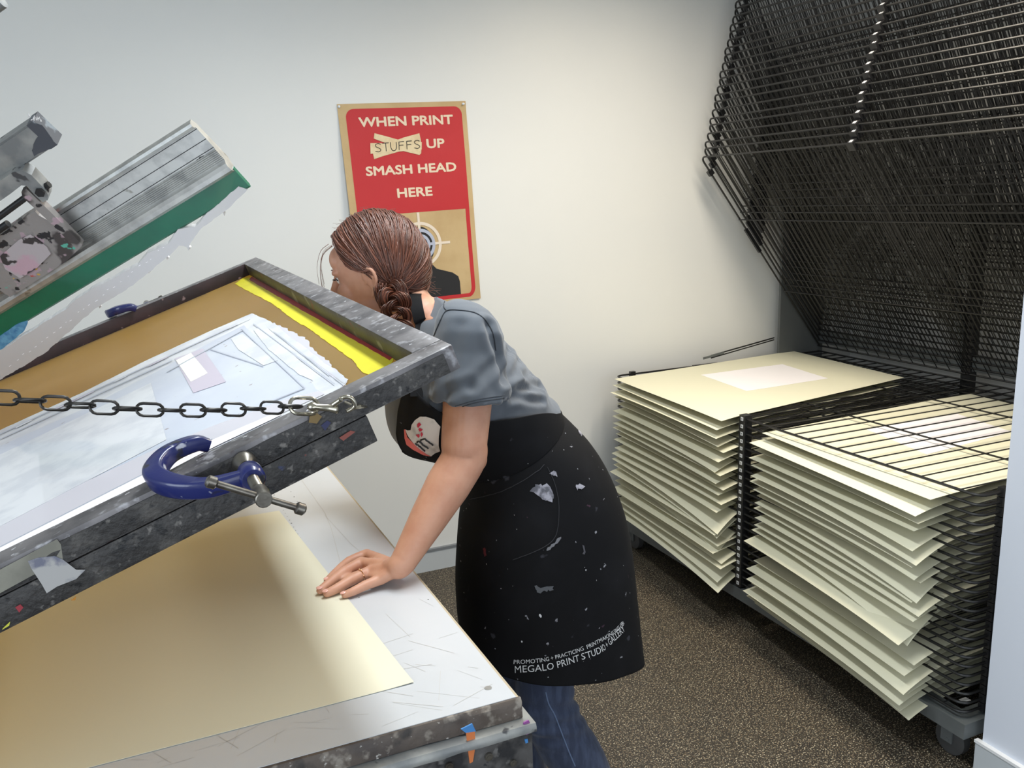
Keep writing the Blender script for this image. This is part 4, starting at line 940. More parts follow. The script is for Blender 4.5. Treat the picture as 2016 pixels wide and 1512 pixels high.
# neck
NB = at(838, 630, 'Y', 1.735)
taper(body, [H(-0.022, 0, -0.055), (H(-0.030, 0, -0.09)+NB)/2, NB, NB+unit(NB-HC)*0.05], [0.054, 0.050, 0.048, 0.040], 24, 16)
torso.loft(body, 26, 40, k=0.86, off=-0.006, t0=0.10)
Rings([((905, 945), (1098, 798), 0.130), ((925, 1000), (1140, 870), 0.150), ((930, 1080), (1170, 960), 0.155), ((940, 1150), (1180, 1060), 0.150)]).loft(body, 14, 36, k=0.92)
# left arm (the visible one)
SHB = SHL+np.array([0, .012, -.022])
taper(body, [SHB+np.array([.0, .04, .0]), SHB, SHL*0.55+ELB*0.45+np.array([0, -0.004, 0]), ELB+np.array([0, 0, .02])], [0.046, 0.047, 0.049, 0.0445], 24, 24)
taper(body, [ELB+np.array([0.002, 0, .03]), ELB, ELB*0.72+WRI*0.28, ELB*0.4+WRI*0.6, WRI+np.array([.004, 0, .004])], [0.043, 0.0435, 0.0435, 0.036, 0.0255], 24, 30)
body.ell(ELB+np.array([0.028, 0.004, -0.008]), [(0.020, 0, 0), (0, 0.022, 0), (0, 0, 0.026)], 16, 10)
# right arm, reaching up behind the screen
taper(body, [SHR+np.array([.01, -.05, .02]), SHR, SHR*0.5+ELR*0.5, ELR], [0.045, 0.045, 0.045, 0.043], 20, 20)
taper(body, [ELR, ELR*0.65+WRR*0.35, ELR*0.3+WRR*0.7, WRR], [0.042, 0.041, 0.034, 0.025], 20, 20)
# left hand flat on the table
def T(x, y, z): return at(x, y, 'Z', z)
ZT = TZ
mcp = {'index': T(722, 1092, ZT+0.020), 'middle': T(712, 1108, ZT+0.022), 'ring': T(728, 1125, ZT+0.021), 'pinky': T(748, 1141, ZT+0.018)}
tipf = {'index': [T(688, 1106, ZT+0.0165), T(664, 1126, ZT+0.0125), T(645, 1144, ZT+0.0095)],
        'middle': [T(677, 1127, ZT+0.0175), T(652, 1146, ZT+0.013), T(631, 1162, ZT+0.0095)],
        'ring': [T(692, 1142, ZT+0.017), T(666, 1157, ZT+0.013), T(644, 1168, ZT+0.009)],
        'pinky': [T(718, 1153, ZT+0.0145), T(696, 1164, ZT+0.011), T(679, 1171, ZT+0.008)]}
frad = {'index': (0.0118, 0.0104, 0.0096, 0.0082), 'middle': (0.0122, 0.0108, 0.0099, 0.0083), 'ring': (0.0116, 0.0104, 0.0095, 0.0080), 'pinky': (0.0106, 0.0092, 0.0084, 0.0071)}
HW = WRI+np.array([-0.010, 0, -0.008])
for k in mcp:
    taper(body, [mcp[k]]+tipf[k], frad[k], 14, 20)
    taper(body, [HW*0.9+mcp[k]*0.1+np.array([0, 0, -0.004]), HW*0.5+mcp[k]*0.5+np.array([0, 0, -0.001]), mcp[k]], [0.0145, 0.0130, 0.0112], 14, 14)
    body.sphere(tipf[k][0], frad[k][1]*1.08, nu=12, nv=8)
pm_ = sum(mcp.values())/4
body.ell(HW*0.45+pm_*0.55+np.array([0, 0, -0.008]), [unit(pm_-HW)*0.052, unit(np.cross((0, 0, 1), pm_-HW))*0.034, (0, 0, 0.0125)], 20, 12)
taper(body, [WRI+np.array([.003, 0, .002]), HW, HW*0.75+pm_*0.25], [0.0255, 0.024, 0.018], 18, 10)
th0 = HW+np.array([-0.012, 0.018, -0.012])
taper(body, [th0, th0+np.array([-0.030, 0.022, -0.008]), th0+np.array([-0.055, 0.030, -0.012]), th0+np.array([-0.078, 0.028, -0.014])], [0.014, 0.0125, 0.0105, 0.008], 14, 18)
# right hand, fingers curled round the underside of the screen frame
hd_ = unit(np.array([-0.10, 0.0, 0.20]))
for i, yo in enumerate((-0.030, -0.010, 0.010, 0.030)):
    b0_ = WRR+hd_*0.075+np.array([0, yo, 0]); L_ = (0.9, 1.0, 0.95, 0.8)[i]
    taper(body, [WRR+hd_*0.01+np.array([0, yo*.4, 0]), b0_], [0.016, 0.011], 12, 10)
    taper(body, [b0_, b0_+np.array([-0.032, 0, 0.010])*L_, b0_+np.array([-0.050, 0, -0.008])*L_, b0_+np.array([-0.052, 0, -0.028])*L_], [0.0105, 0.0092, 0.0082, 0.0068], 12, 16)
taper(body, [WRR+hd_*0.02+np.array([0, -0.02, 0]), WRR+hd_*0.045+np.array([-0.012, -0.045, 0]), WRR+hd_*0.07+np.array([-0.022, -0.052, 0])], [0.014, 0.0115, 0.0085], 12, 12)
body.ell(WRR+hd_*0.045, [hd_*0.045, np.array([0, 0.038, 0]), np.cross(hd_, (0, 1, 0))*0.013], 16, 10)
# legs
KNL = at(1074, 1400, 'Y', 1.635); HIPL = at(1070, 1020, 'Y', 1.65); ANL = np.array([KNL[0]+0.165, 1.64, 0.085])
HIPR = HIPL+np.array([0, 0.18, 0]); KNR = KNL+np.array([-0.05, 0.21, 0.01]); ANR = np.array([KNR[0]+0.10, 1.86, 0.085])
for h, k, a in ((HIPL, KNL, ANL), (HIPR, KNR, ANR)):
    taper(body, [h, h*0.5+k*0.5+np.array([-.01, 0, 0]), k], [0.078, 0.066, 0.052], 20, 20)
    taper(body, [k, k*0.65+a*0.35+np.array([.012, 0, 0]), a], [0.050, 0.052, 0.034], 20, 20)
    taper(body, [a, a+np.array([-0.06, 0, -0.045]), a+np.array([-0.15, 0, -0.062])], [0.034, 0.030, 0.018], 14, 12)
bme = remesh(body, 0.0027, 4, 0.5)
part_mesh('body', bme, SKIN, pw)
# nails, ring
for k in ('middle', 'ring', 'pinky', 'index'):
    p = tipf[k][2]; q = tipf[k][1]; d_ = unit(p-q); r_ = frad[k][3]; upn = unit(np.array([0, 0, 1])-d_*d_[2]); sd = np.cross(d_, upn); c = p+d_*0.002+upn*(r_*0.80)
    build('fingernail', MB().ell(c, [d_*0.0060, sd*r_*0.74, upn*0.0016], 14, 8), NAIL, pw)
rc = mcp['ring']*0.52+tipf['ring'][0]*0.48; rd = unit(tipf['ring'][0]-mcp['ring']); ru = unit(np.array([0, 0, 1])-rd*rd[2]); rs_ = np.cross(rd, ru)
rmb = MB().tube([rc+(ru*math.cos(a)+rs_*math.sin(a))*0.0104 for a in np.linspace(0, 2*PI, 28)[:-1]], 0.0011, 8, closed=True)
for off in (-0.003, 0, 0.003): rmb.sphere(rc+ru*0.0116+rs_*off, 0.0017 if off else 0.0023, nu=10, nv=8)
build('ring', rmb, RINGM, pw)
# eyes
for s in (-1, 1):
    build('eye', MB().sphere(H(0.078, s*0.031, -0.012), 0.0118), EYEW, pw)
    lb_ = MB()
    for i in range(9):
        l = s*(0.020+0.0026*i); p = H(0.0905-0.0009*i*i*0.12, l, -0.010); lb_.tube([p, p+hf*0.006+hl*s*0.002-hu*0.001, p+hf*0.009+hl*s*0.005+hu*0.001], [0.0008, 0.0006, 0.0002], 5)
    lb_.tube(smooth_path([H(0.0895, s*0.018, -0.011), H(0.0915, s*0.030, -0.008), H(0.082, s*0.044, -0.012)], 10), 0.0013, 6)
    build('eyelashes', lb_, LASH, pw)
    build('eyebrow', MB().tube(smooth_path([H(0.097, s*0.016, 0.006), H(0.095, s*0.032, 0.011), H(0.080, s*0.048, 0.008)], 12), [0.0022]*6+[0.0016]*6, 6, flat=0.6), BROW, pw)
build('lips', MB().ell(H(0.1035, 0, -0.0715), [hf*0.004, hl*0.021, hu*0.005], 14, 8).ell(H(0.1015, 0, -0.081), [hf*0.004, hl*0.018, hu*0.006], 14, 8), LIPS, pw)

# ---- hair: a cap over the skull, hundreds of strands combed back to a low side braid
BR = dep(779, 578, 1.785)                                          # where the braid starts, behind her left ear
hair = MB(); hair_t = []
def hadd(mb, tint):
    hair.add(mb.v, mb.f); hair_t.extend([tint]*len(mb.v))
def skull(d, k):      # point on the hair cap in direction d (head axes)
    return H(d[0]*(0.100+k), d[1]*(0.080+k), d[2]*(0.107+k))
def hairline(az): return float(np.interp(az, (0, 40, 58, 72, 84, 100, 110, 180), (0.66, 0.60, 0.40, 0.08, -0.02, -0.04, -0.74, -0.74)))
def hair_edge(d, m=0.0):
    """True where hair grows: behind the hairline, over the ears, down to the nape"""
    return d[2] > hairline(math.degrees(math.atan2(abs(d[1]), d[0])))+m
cap = MB(); V = []; Qf = []; nu_, nv_ = 56, 34; keep = {}
for j in range(nv_+1):
    th = PI*j/nv_
    for i in range(nu_):
        ph = 2*PI*i/nu_; d = (math.sin(th)*math.cos(ph), math.sin(th)*math.sin(ph), math.cos(th)); V.append(d)
for j in range(nv_):
    for i in range(nu_):
        q = (j*nu_+i, (j+1)*nu_+i, (j+1)*nu_+(i+1) % nu_, j*nu_+(i+1) % nu_)
        if all(hair_edge(V[a]) for a in q): Qf.append(q)
capv = [skull(d, 0.0065) for d in V]+[skull(d, 0.0005) for d in V]; o_ = len(V)
cap.add(capv, Qf+[tuple(a+o_ for a in q[::-1]) for q in Qf])
hairo = None
brd = np.array([(BR-HC) @ hf/0.107, (BR-HC) @ hl/0.087, (BR-HC) @ hu/0.114]); brn = unit(brd)
def strand(d0, k, tint, r=0.0011, m=13, wob=0.0, d1=None, lift=0.0):
    d0 = unit(d0); d1 = brn if d1 is None else unit(d1); om = math.acos(max(-1, min(1, d0 @ d1))); P = []
    ph = rr.uniform(0, 6)
    for i in range(m):
        t = i/(m-1); t2 = t
        d = (math.sin((1-t2)*om)*d0+math.sin(t2*om)*d1)/(math.sin(om)+1e-9); d = unit(d)
        az = math.degrees(math.atan2(abs(d[1]), d[0])); hl_ = hairline(az)+0.03
        if d[2] < hl_ and az < 108: h_ = math.sqrt(max(0, 1-hl_**2))/math.hypot(d[0], d[1]); d = np.array([d[0]*h_, d[1]*h_, hl_])
        kk = k*(1-0.3*t)+lift*math.sin(PI*t)
        P.append(skull(d, kk)+np.array([math.sin(ph+7*t), math.cos(ph+5*t), math.sin(ph*2+6*t)])*wob)
    hadd(MB().tube(P, [r*0.6]+[r]*(m-2)+[r*0.8], 4), tint)
cnt = 0
while cnt < 1500:
    d = unit(np.array([rr.gauss(0, 1), rr.gauss(0, 1), rr.gauss(0, 1)]))
    if not hair_edge(d): continue
    band = 0.5+0.5*math.sin(d[0]*11+d[2]*9+d[1]*4)
    tint = min(1, max(0, 0.18+0.35*band*rr.random()+0.45*rr.random()**1.6))
    jit = np.array([rr.gauss(0, .07), rr.gauss(0, .07), rr.gauss(0, .07)])
    strand(d, 0.0075+0.0045*rr.random(), tint, rr.choice((0.0009, 0.0012, 0.0016)), 12, 0.0006, brn+jit, 0.004*rr.random()); cnt += 1
# hairline strands from the forehead and temple
for k in range(240):
    az_ = R_(rr.uniform(-78, 82)); u_ = hairline(abs(math.degrees(az_)))+rr.uniform(0.0, 0.06); h_ = math.sqrt(1-u_*u_); d0 = np.array([h_*math.cos(az_), h_*math.sin(az_), u_])
    strand(d0, 0.0055+0.006*rr.random(), 0.15+0.6*rr.random()**1.5, 0.0010, 14, 0.0006, brn+np.array([rr.gauss(0, .06), rr.gauss(0, .06), rr.gauss(0, .06)]), 0.006*rr.random())
# fly-away hairs at the forehead, crown and nape
def wisp(P, r=0.0003): hadd(MB().tube(smooth_path(P, 10), r, 4), 0.5)
for k in range(9):
    y = rr.uniform(-8, 8); x = rr.uniform(-6, 6); D = 1.80
    wisp([dep(652+x, 482+y*.5, D), dep(634+x*.6, 498+y, D-.01), dep(629+x, 530+y, D-.01), dep(634+x*1.2, 565+y*2, D)])
for k in range(26):
    x = rr.uniform(-12, 10); y = rr.uniform(-10, 14); D = 1.84
    wisp([dep(822+x*.5, 558+y, D), dep(838+x, 556+y*1.3, D), dep(852+x*2, 560+y*1.2+rr.uniform(-14, 14), D)], 0.00028)
for k in range(22):
    d0 = unit(np.array([rr.uniform(-.6, .8), rr.uniform(-.3, .8), rr.uniform(.5, 1)])); p = skull(d0, 0.010)
    wisp([p, p+np.array([rr.uniform(-.01, .01), 0, rr.uniform(.002, .008)]), p+np.array([rr.uniform(-.02, .02), 0, rr.uniform(.0, .014)])], 0.00022)
def finish_hair(name, mb, tints, parent):
    o = build(name, mb, HAIRM, parent, angle=180); a = o.data.attributes.new('tint', 'FLOAT', 'POINT'); a.data.foreach_set('value', tints); return o
# braid
bp_ = smooth_path([BR+hf*0.008+hu*0.010, dep(776, 592, 1.755), dep(783, 620, 1.745), dep(792, 655, 1.74), dep(800, 700, 1.735), dep(806, 735, 1.735)], 60)
hairo = finish_hair('hair', hair, hair_t, pw)
build('hair_cap', cap, HAIRBASE, hairo, angle=180)
braid = MB(); bt = []
Fb = frames(bp_)[1]; side_ = unit(RC[0]-RC[0] @ unit(bp_[-1]-bp_[0])*unit(bp_[-1]-bp_[0]))
for lock in range(3):
    for st in range(46):
        o1 = rr.gauss(0, 0.0078); o2 = rr.gauss(0, 0.0078); P = []
        if o1*o1+o2*o2 > 0.00026: continue
        for i in range(60):
            s = i/59; a = 2*PI*(s*2.1+lock/3.0); wdt = 0.019*(1-0.45*s)+0.003
            T_ = unit(bp_[min(i+1, 59)]-bp_[max(i-1, 0)]); b_ = unit(np.cross(T_, side_)); sd_ = np.cross(b_, T_)
            x = wdt*1.05*math.sin(a); y = wdt*0.62*math.sin(2*a)
            kx = (1-0.4*s)
            P.append(bp_[i]+sd_*(x+o1*kx)+b_*(y+o2*kx))
        q = MB().tube(P, 0.0012, 4); braid.add(q.v, q.f); bt.extend([min(1, max(0, 0.15+0.7*rr.random()**1.3))]*len(q.v))
finish_hair('braid', braid, bt, hairo)

# ---- T-shirt
sh_ = MB()
torso.loft(sh_, 30, 44, k=1.0, t0=0.0, t1=1.0)
def limb_rings(mb, rows, n=28):
    """rows: centre, radius across the view, radius along the view, direction of travel"""
    out = []
    for (c, ra, rb, d) in rows:
        d = unit(d); u = unit(RC[0]-d*(RC[0] @ d)); w_ = np.cross(d, u); out.append([c+u*ra*math.cos(2*PI*i/n)+w_*rb*math.sin(2*PI*i/n) for i in range(n)])
    return mb.loft(out)
D1 = unit(ELB-SHL); DH = unit(D1+np.array([0.10, 0.0, 0.0]))
c0 = at(915, 640, 'Y', 1.61); c1 = at(918, 700, 'Y', 1.580); c2 = at(921, 738, 'Y', 1.565); c3 = at(926, 782, 'Y', 1.555)
dh = unit((-0.06, -0.02, -1))
limb_rings(sh_, [(SHL+np.array([0, .045, .060]), 0.016, 0.020, D1), (SHL+np.array([0, .036, .054]), 0.034, 0.040, D1), (SHL+np.array([0, .026, .042]), 0.050, 0.054, D1), (SHL+np.array([0, .014, .022]), 0.062, 0.066, D1), (SHL+np.array([0, 0.004, -.005]), 0.069, 0.073, D1), (c1, 0.072, 0.076, D1), (c2, 0.074, 0.077, dh), (c3, 0.0765, 0.080, dh), (c3+dh*0.004, 0.0755, 0.079, dh), (c3+dh*0.004, 0.064, 0.068, dh), (c3-dh*0.012, 0.060, 0.062, dh), (c3-dh*0.035, 0.054, 0.056, dh)])
r0_ = SHR+np.array([0.02, -.03, .03]); dr = unit(ELR-SHR)
limb_rings(sh_, [(r0_, 0.05, 0.06, dr), (SHR, 0.070, 0.072, dr), (SHR+dr*0.09, 0.072, 0.074, dr), (SHR+dr*0.17, 0.074, 0.074, dr), (SHR+dr*0.172, 0.066, 0.066, dr), (SHR+dr*0.15, 0.056, 0.056, dr)])
# bloused cloth above the waist tie
wr = Rings([((880, 915), (1082, 768), 0.138), ((905, 930), (1098, 782), 0.138), ((915, 938), (1093, 794), 0.130), ((915, 940), (1080, 798), 0.125)])
wr.loft(sh_, 12, 40)
sme = remesh(sh_, 0.0046, 4, 0.5)
def folds(p, n):
    d = 0.0030*mnoise.noise((p[0]*9, p[1]*9, p[2]*9))
    # creases running from the armpit and across the waist
    q = Vector((p[0]*14+p[2]*22, p[1]*6, p[2]*4-p[0]*3)); wgt = min(1, max(0, (1.22-p[2])*6))*min(1, max(0, (p[0]-0.66)*12)); d += 0.0090*wgt*mnoise.noise(q)
    q2 = Vector((p[0]*20, p[1]*12, p[2]*7)); w2 = min(1, max(0, (1.30-p[2])*5)) if p[1] < 1.62 else 0.3; d += 0.0055*w2*mnoise.noise(q2)
    return d
displace(sme, folds)
# creases pressed into the cloth: armpit, back and the bloused waist
from mathutils.bvhtree import BVHTree
bv0 = BVHTree.FromPolygons([v.co.copy() for v in sme.vertices], [tuple(q.vertices) for q in sme.polygons])
CRE = (([(995, 786), (1018, 772), (1046, 759), (1062, 758)], 0.007, 0.010), ([(1004, 778), (1030, 785), (1052, 788), (1066, 788)], 0.006, 0.008), ([(1030, 742), (1055, 738), (1070, 742)], 0.004, 0.010),
       ([(962, 640), (974, 679), (984, 715), (986, 750)], 0.008, 0.010), ([(1004, 665), (1001, 705), (990, 742)], 0.007, 0.012), ([(1022, 690), (1016, 720), (1000, 752)], 0.005, 0.010), ([(930, 760), (957, 731), (980, 712)], 0.005, 0.010),
       ([(862, 792), (890, 770), (925, 758)], 0.004, 0.010), ([(870, 720), (876, 760), (872, 800)], 0.004, 0.012), ([(905, 640), (890, 690), (884, 730)], 0.003, 0.012), ([(1000, 765), (1030, 762), (1050, 770), (1064, 773)], 0.004, 0.007))
n_ = len(sme.vertices); co_ = np.empty(n_*3); sme.vertices.foreach_get('co', co_); co_ = co_.reshape(-1, 3); no_ = np.empty(n_*3); sme.vertex_normals.foreach_get('vector', no_); no_ = no_.reshape(-1, 3)
dd_ = np.zeros(n_)
for px_, amp_, wd_ in CRE:
    L_ = []
    for x, y, _ in smooth_path([(a, b, 0) for a, b in px_], 24):
        h = bv0.ray_cast(Vector(tuple(CAMP)), Vector(tuple(unit(ray(x, y)))))
        if h[0] is not None: L_.append(np.array(h[0]))
    if not L_: continue
    L_ = np.array(L_); m_ = np.min(np.linalg.norm(co_[:, None, :]-L_[None], axis=2), axis=1)
    dd_ += -amp_*np.exp(-(m_/wd_)**2)+0.55*amp_*np.exp(-((m_-1.9*wd_)/wd_)**2)
co_ += no_*dd_[:, None]; sme.vertices.foreach_set('co', co_.ravel()); sme.update()
from mathutils.bvhtree import BVHTree
bvh_s = BVHTree.FromPolygons([v.co.copy() for v in sme.vertices], [tuple(p.vertices) for p in sme.polygons])
bvh_b = BVHTree.FromPolygons([Vector(tuple(np.array(v.co)+ORG[pw.name])) for v in bme.vertices], [tuple(p.vertices) for p in bme.polygons])
def hit(bvh, x, y, off=0.001):
    d = Vector(tuple(unit(ray(x, y)))); h = bvh.ray_cast(Vector(tuple(CAMP)), d)
    return None if h[0] is None else np.array(h[0])+np.array(h[1])*off*(1 if h[1].dot(d) < 0 else -1)
shirt = part_mesh('t_shirt', sme, SHIRT, pw)
def seam(name, px, bvh, r, m, parent, off=0.0004, n=40):
    P = [hit(bvh, x, y, off) for x, y, _ in smooth_path([(a, b, 0) for a, b in px], n)]; P = [p for p in P if p is not None]
    if len(P) > 3: return build(name, MB().tube(P, r, 6), m, parent)
seam('sleeve_seam', [(846, 690), (852, 668), (868, 630), (880, 612), (905, 611), (935, 616), (955, 630), (970, 655), (976, 690)], bvh_s, 0.0013, SHIRTSEAM, shirt)
seam('shoulder_seam', [(876, 590), (874, 604), (880, 612)], bvh_s, 0.001, SHIRTSEAM, shirt, n=10)
seam('hem_stitch', [(862, 820), (890, 807), (940, 792), (992, 784)], bvh_s, 0.0009, SHIRTSEAM, shirt)
seam('hem_stitch', [(863, 815), (890, 802), (940, 787), (992, 779)], bvh_s, 0.0007, SHIRTSEAM, shirt)

# ---- jeans
je = MB()
Rings([((910, 950), (1096, 805), 0.136), ((925, 1000), (1140, 870), 0.156), ((930, 1080), (1172, 950), 0.162), ((940, 1150), (1180, 1050), 0.158)]).loft(je, 14, 36, k=0.95)
for h, k, a in ((HIPL, KNL, ANL), (HIPR, KNR, ANR)):
    dn = np.array([0, 0, -1])
    taper(je, [h, h*0.55+k*0.45+np.array([-.004, 0, 0]), k], [0.080, 0.072, 0.066], 24, 20)
    pts = smooth_path([k+np.array([0, 0, .02]), k*0.8+a*0.2+np.array([.004, 0, 0]), k*0.5+a*0.5+np.array([.010, 0, 0]), a+np.array([0, 0, -0.035])], 20)
    je.tube(list(pts), list(np.interp(np.linspace(0, 3, 20), range(4), [0.066, 0.066, 0.066, 0.064])), 24)
jme = remesh(je, 0.006, 5, 0.5)
def jf(p, n):
    z = p[2]; kz = KNL[2]
    w_ = math.exp(-((z-kz)/0.06)**2); return 0.005*w_*math.sin((z-kz)*150+p[0]*30+p[1]*20)*0.6+0.002*mnoise.noise((p[0]*14, p[1]*14, p[2]*10))
displace(jme, jf)
bvh_j = BVHTree.FromPolygons([v.co.copy() for v in jme.vertices], [tuple(p.vertices) for p in jme.polygons])
jeans = part_mesh('jeans', jme, DENIM, pw)
seam('side_seam', [(1074, 1362), (1080, 1385), (1092, 1408), (1103, 1436), (1118, 1475), (1132, 1508)], bvh_j, 0.0016, DENIMSEAM, jeans)
for a in (ANL, ANR):
    s_ = MB(); R1 = []
    for i in range(14):
        t = i/13; x = a[0]+0.075-0.275*t; hw = 0.038*(math.sin(PI*min(1, 0.12+t*0.86))**0.45); top_ = 0.075*(1-t)**1.2+0.035
        R1.append([np.array([x, a[1]+hw*math.copysign(abs(math.cos(q))**.7, math.cos(q)), (top_/2)+(top_/2)*math.copysign(abs(math.sin(q))**.7, math.sin(q))]) for q in np.linspace(0, 2*PI, 21)[:-1]])
    build('shoe', s_.loft(R1), SHOE, pw)

# ---- apron: skirt wrapped round the hips, bib, neck strap, pocket, lettering
def AP(phi, t, off=0.0):
    tt = t; fl = 0.0035*math.sin(phi*5+1.0)*t*t+0.003*mnoise.noise((phi*2.2, t*3.0, 1.5))*(0.3+t)
    dip = -0.014*math.sin(phi)*0    # level hem
    Pk = skirt.P(phi, tt, 1.0, 0.004+fl+off, 1.0-0.26*min(1.0, tt*1.6))
    if tt < 0.16:
        f = tt/0.16; f = f*f*(3-2*f); Pk = torso.P(phi, 1.0, 1.0, 0.0058+off)*(1-f)+Pk*f
    return Pk
NP, NT = 110, 50; ph0, ph1 = R_(-150), R_(196)
outer_ = [[AP(ph0+(ph1-ph0)*i/(NP-1), j/(NT-1)) for j in range(NT)] for i in range(NP)]
inner_ = [[AP(ph0+(ph1-ph0)*i/(NP-1), j/(NT-1), -0.0016) for j in range(NT)] for i in range(NP)]
apron = build('apron', MB().sheet(outer_, np.array(inner_)-np.array(outer_)), APRON, pw, angle=180)
gp = np.linspace(R_(-10), R_(190), 240); gt = np.linspace(0, 1, 160)
GA = np.array([[AP(a, b) for b in gt] for a in gp]); GP = pj(GA)
vis = np.ones(GA.shape[:2], bool)
for i, a in enumerate(gp):
    nrm = np.cross(GA[min(i+1, 239)]-GA[max(i-1, 0)], np.gradient(GA[i], axis=0)); s_ = ((GA[i]-CAMP)*nrm).sum(1); ref = nrm @ LF
    vis[i] = (s_*np.sign((nrm*LF).sum(1)+1e-12)*0+((GA[i]-CAMP)*(nrm*np.sign((nrm*(GA[i]-np.array([catmull(skirt.C, b*(skirt.n-1)) for b in gt]))).sum(1))[:, None])).sum(1)) < 0
def invA(x, y):
    d2 = ((GP-np.array((x, y)))**2).sum(2)+np.where(vis, 0, 1e6); i, j = np.unravel_index(np.argmin(d2), d2.shape); return gp[i], gt[j]
def apatch(name, px, m, off=0.0012):
    P = [invA(x, y) for x, y in px]; mb = art(poly2d([P]), (0.05, 0.03), lambda a, b: AP(a, b, off)); return build(name, mb, m, apron, smooth=False)
def apseam(name, px, r=0.0009, m=None, n=40):
    P = [AP(*invA(x, y), 0.0006) for x, y, _ in smooth_path([(a, b, 0) for a, b in px], n)]
    P = [np.mean(P[max(0, i-2):i+3], axis=0) for i in range(len(P))]
    return build(name, MB().tube(P, r, 6), m or APRONSEAM, apron)
def jag(px, amp, seed):
    rs = random.Random(seed); out = []
    for i, p in enumerate(px):
        q = px[(i+1) % len(px)]
        for j in range(4): out.append((p[0]+(q[0]-p[0])*j/4+rs.uniform(-amp, amp), p[1]+(q[1]-p[1])*j/4+rs.uniform(-amp, amp)))
    return out
apatch('paint_stain', jag([(1044, 964), (1056, 956), (1070, 952), (1084, 960), (1092, 974), (1084, 986), (1072, 984), (1060, 976)], 2.5, 1), APAINT)
apatch('paint_stain', jag([(1132, 956), (1140, 952), (1150, 958), (1146, 962), (1136, 964)], 1.5, 2), APAINT)
apatch('paint_stain', jag([(1083, 932), (1092, 928), (1096, 936), (1088, 936)], 1.5, 3), APAINT)
apatch('paint_stain', jag([(1054, 1153), (1066, 1156), (1090, 1152), (1088, 1164), (1076, 1162), (1058, 1166)], 2, 4), mat('faded_grey_paint', srgb(92, 94, 98), 0.7))
apatch('paint_stain', jag([(1146, 1078), (1149, 1072), (1152, 1088), (1149, 1094)], 1, 5), mat('thin_grey_paint', srgb(80, 78, 84), 0.7))
apatch('paint_stain', jag([(1062, 1208), (1066, 1210), (1065, 1214), (1061, 1211)], 0.5, 6), ATEXT)
apatch('paint_stain', jag([(952, 1080), (957, 1078), (959, 1092), (954, 1096)], 1, 7), mat('dull_red_paint', srgb(96, 30, 36), 0.7))
apatch('paint_stain', jag([(946, 920), (952, 918), (953, 924), (948, 926)], 1, 8), APAINT)
apatch('paint_stain', jag([(1138, 848), (1141, 846), (1145, 858), (1142, 859)], 0.6, 9), APAINT)
apseam('pocket_seam', [(922, 983), (950, 978), (990, 966), (1030, 946), (1060, 925), (1074, 914)])
apseam('pocket_seam', [(1074, 914), (1092, 950), (1100, 990), (1098, 1040), (1090, 1062), (1070, 1078), (1030, 1095), (1005, 1103)])
apatch('paint_stain', jag([(1078, 1078), (1092, 1066), (1104, 1054), (1106, 1058), (1090, 1076), (1076, 1086)], 1, 11), mat('rubbed_grey_canvas', srgb(120, 120, 124), 0.7))
# lettering along the hem, two lines on a rising curve
def aptext(name, txt, base, height, spread, spacing=1.0, offset=0.0):
    px = smooth_path([(x, y, 0) for x, y in base], 90)[:, :2]; d_ = np.r_[0, np.cumsum(np.linalg.norm(np.diff(px, axis=0), axis=1))]
    uu = np.linspace(0, 1, 90); px = np.stack([np.interp(uu*d_[-1], d_, px[:, k]) for k in (0, 1)], 1)
    tg = np.gradient(px, axis=0); tg /= np.linalg.norm(tg, axis=1)[:, None]; up_ = np.stack([tg[:, 1], -tg[:, 0]], 1)*0.65+np.array((0, -1))*0.35
    def smooth_(q):
        B = np.array([invA(x, y) for x, y in q])
        for _ in range(3): B = np.array([B[max(0, i-3):i+4].mean(0) if 2 < i < 87 else B[i] for i in range(90)])
        return B
    B0 = smooth_(px); B1 = smooth_(px+up_*height)
    def fn(u, v):
        u = np.interp(u, *spread); a0_, t0_, a1_, t1_ = (np.interp(u, uu, q) for q in (B0[:, 0], B0[:, 1], B1[:, 0], B1[:, 1]))
        return AP(a0_+(a1_-a0_)*v, t0_+(t1_-t0_)*v, 0.0016)
    mb = art(text2d(txt, (0, 0, 1, 1), offset, spacing=spacing), (0.02, 0.5), fn); return build(name, mb, ATEXT, apron, smooth=False)
aptext('lettering', 'MEGALO PRINT STUDIO + GALLERY', [(1014, 1324), (1078, 1319), (1125, 1306), (1181, 1286), (1196, 1274), (1230, 1241)], 13.5, ([0, .205, .38, .62, .76, 1], [0, .28, .49, .75, .83, 1]))
aptext('lettering', 'PROMOTING + PRACTICING PRINTMAKING SINCE 1980', [(1012, 1307), (1071, 1302), (1143, 1282), (1202, 1252), (1229, 1229)], 8.0, ([0, .2, .5, .755, 1], [0, .26, .59, .86, 1]))
# bib on the chest
def BIB(phi, t, off=0.0): return torso.P(phi, t, 1.0, (0.010+0.003*min(1, abs(phi)))*(1-0.45*max(0, t-0.7)/0.3)+off)
def edge(phi):
    a = math.degrees(phi)
    if a < 22: return float(np.interp(a, (-185, -60, -15, 5, 14, 18, 22), (0.985, 0.98, 0.95, 0.80, 0.66, 0.46, 0.38)))
    return float(np.interp(a, (0, 36, 46, 70, 95, 115, 135, 155, 170, 190), (0.38, 0.38, 0.42, 0.53, 0.64, 0.75, 0.87, 0.95, 0.965, 0.965)))
def bibg(off):
    out = []
    for i in range(200):
        ph = R_(-178)+R_(362)*i/199; e0 = edge(ph); out.append([BIB(ph, e0+(1.0-e0)*j/39, off) for j in range(40)])
    return out
b0g = np.array(bibg(0)); b1g = np.array(bibg(-0.0016))
bib = build('bib', MB().sheet(b0g, b1g-b0g), APRON, apron, angle=180)
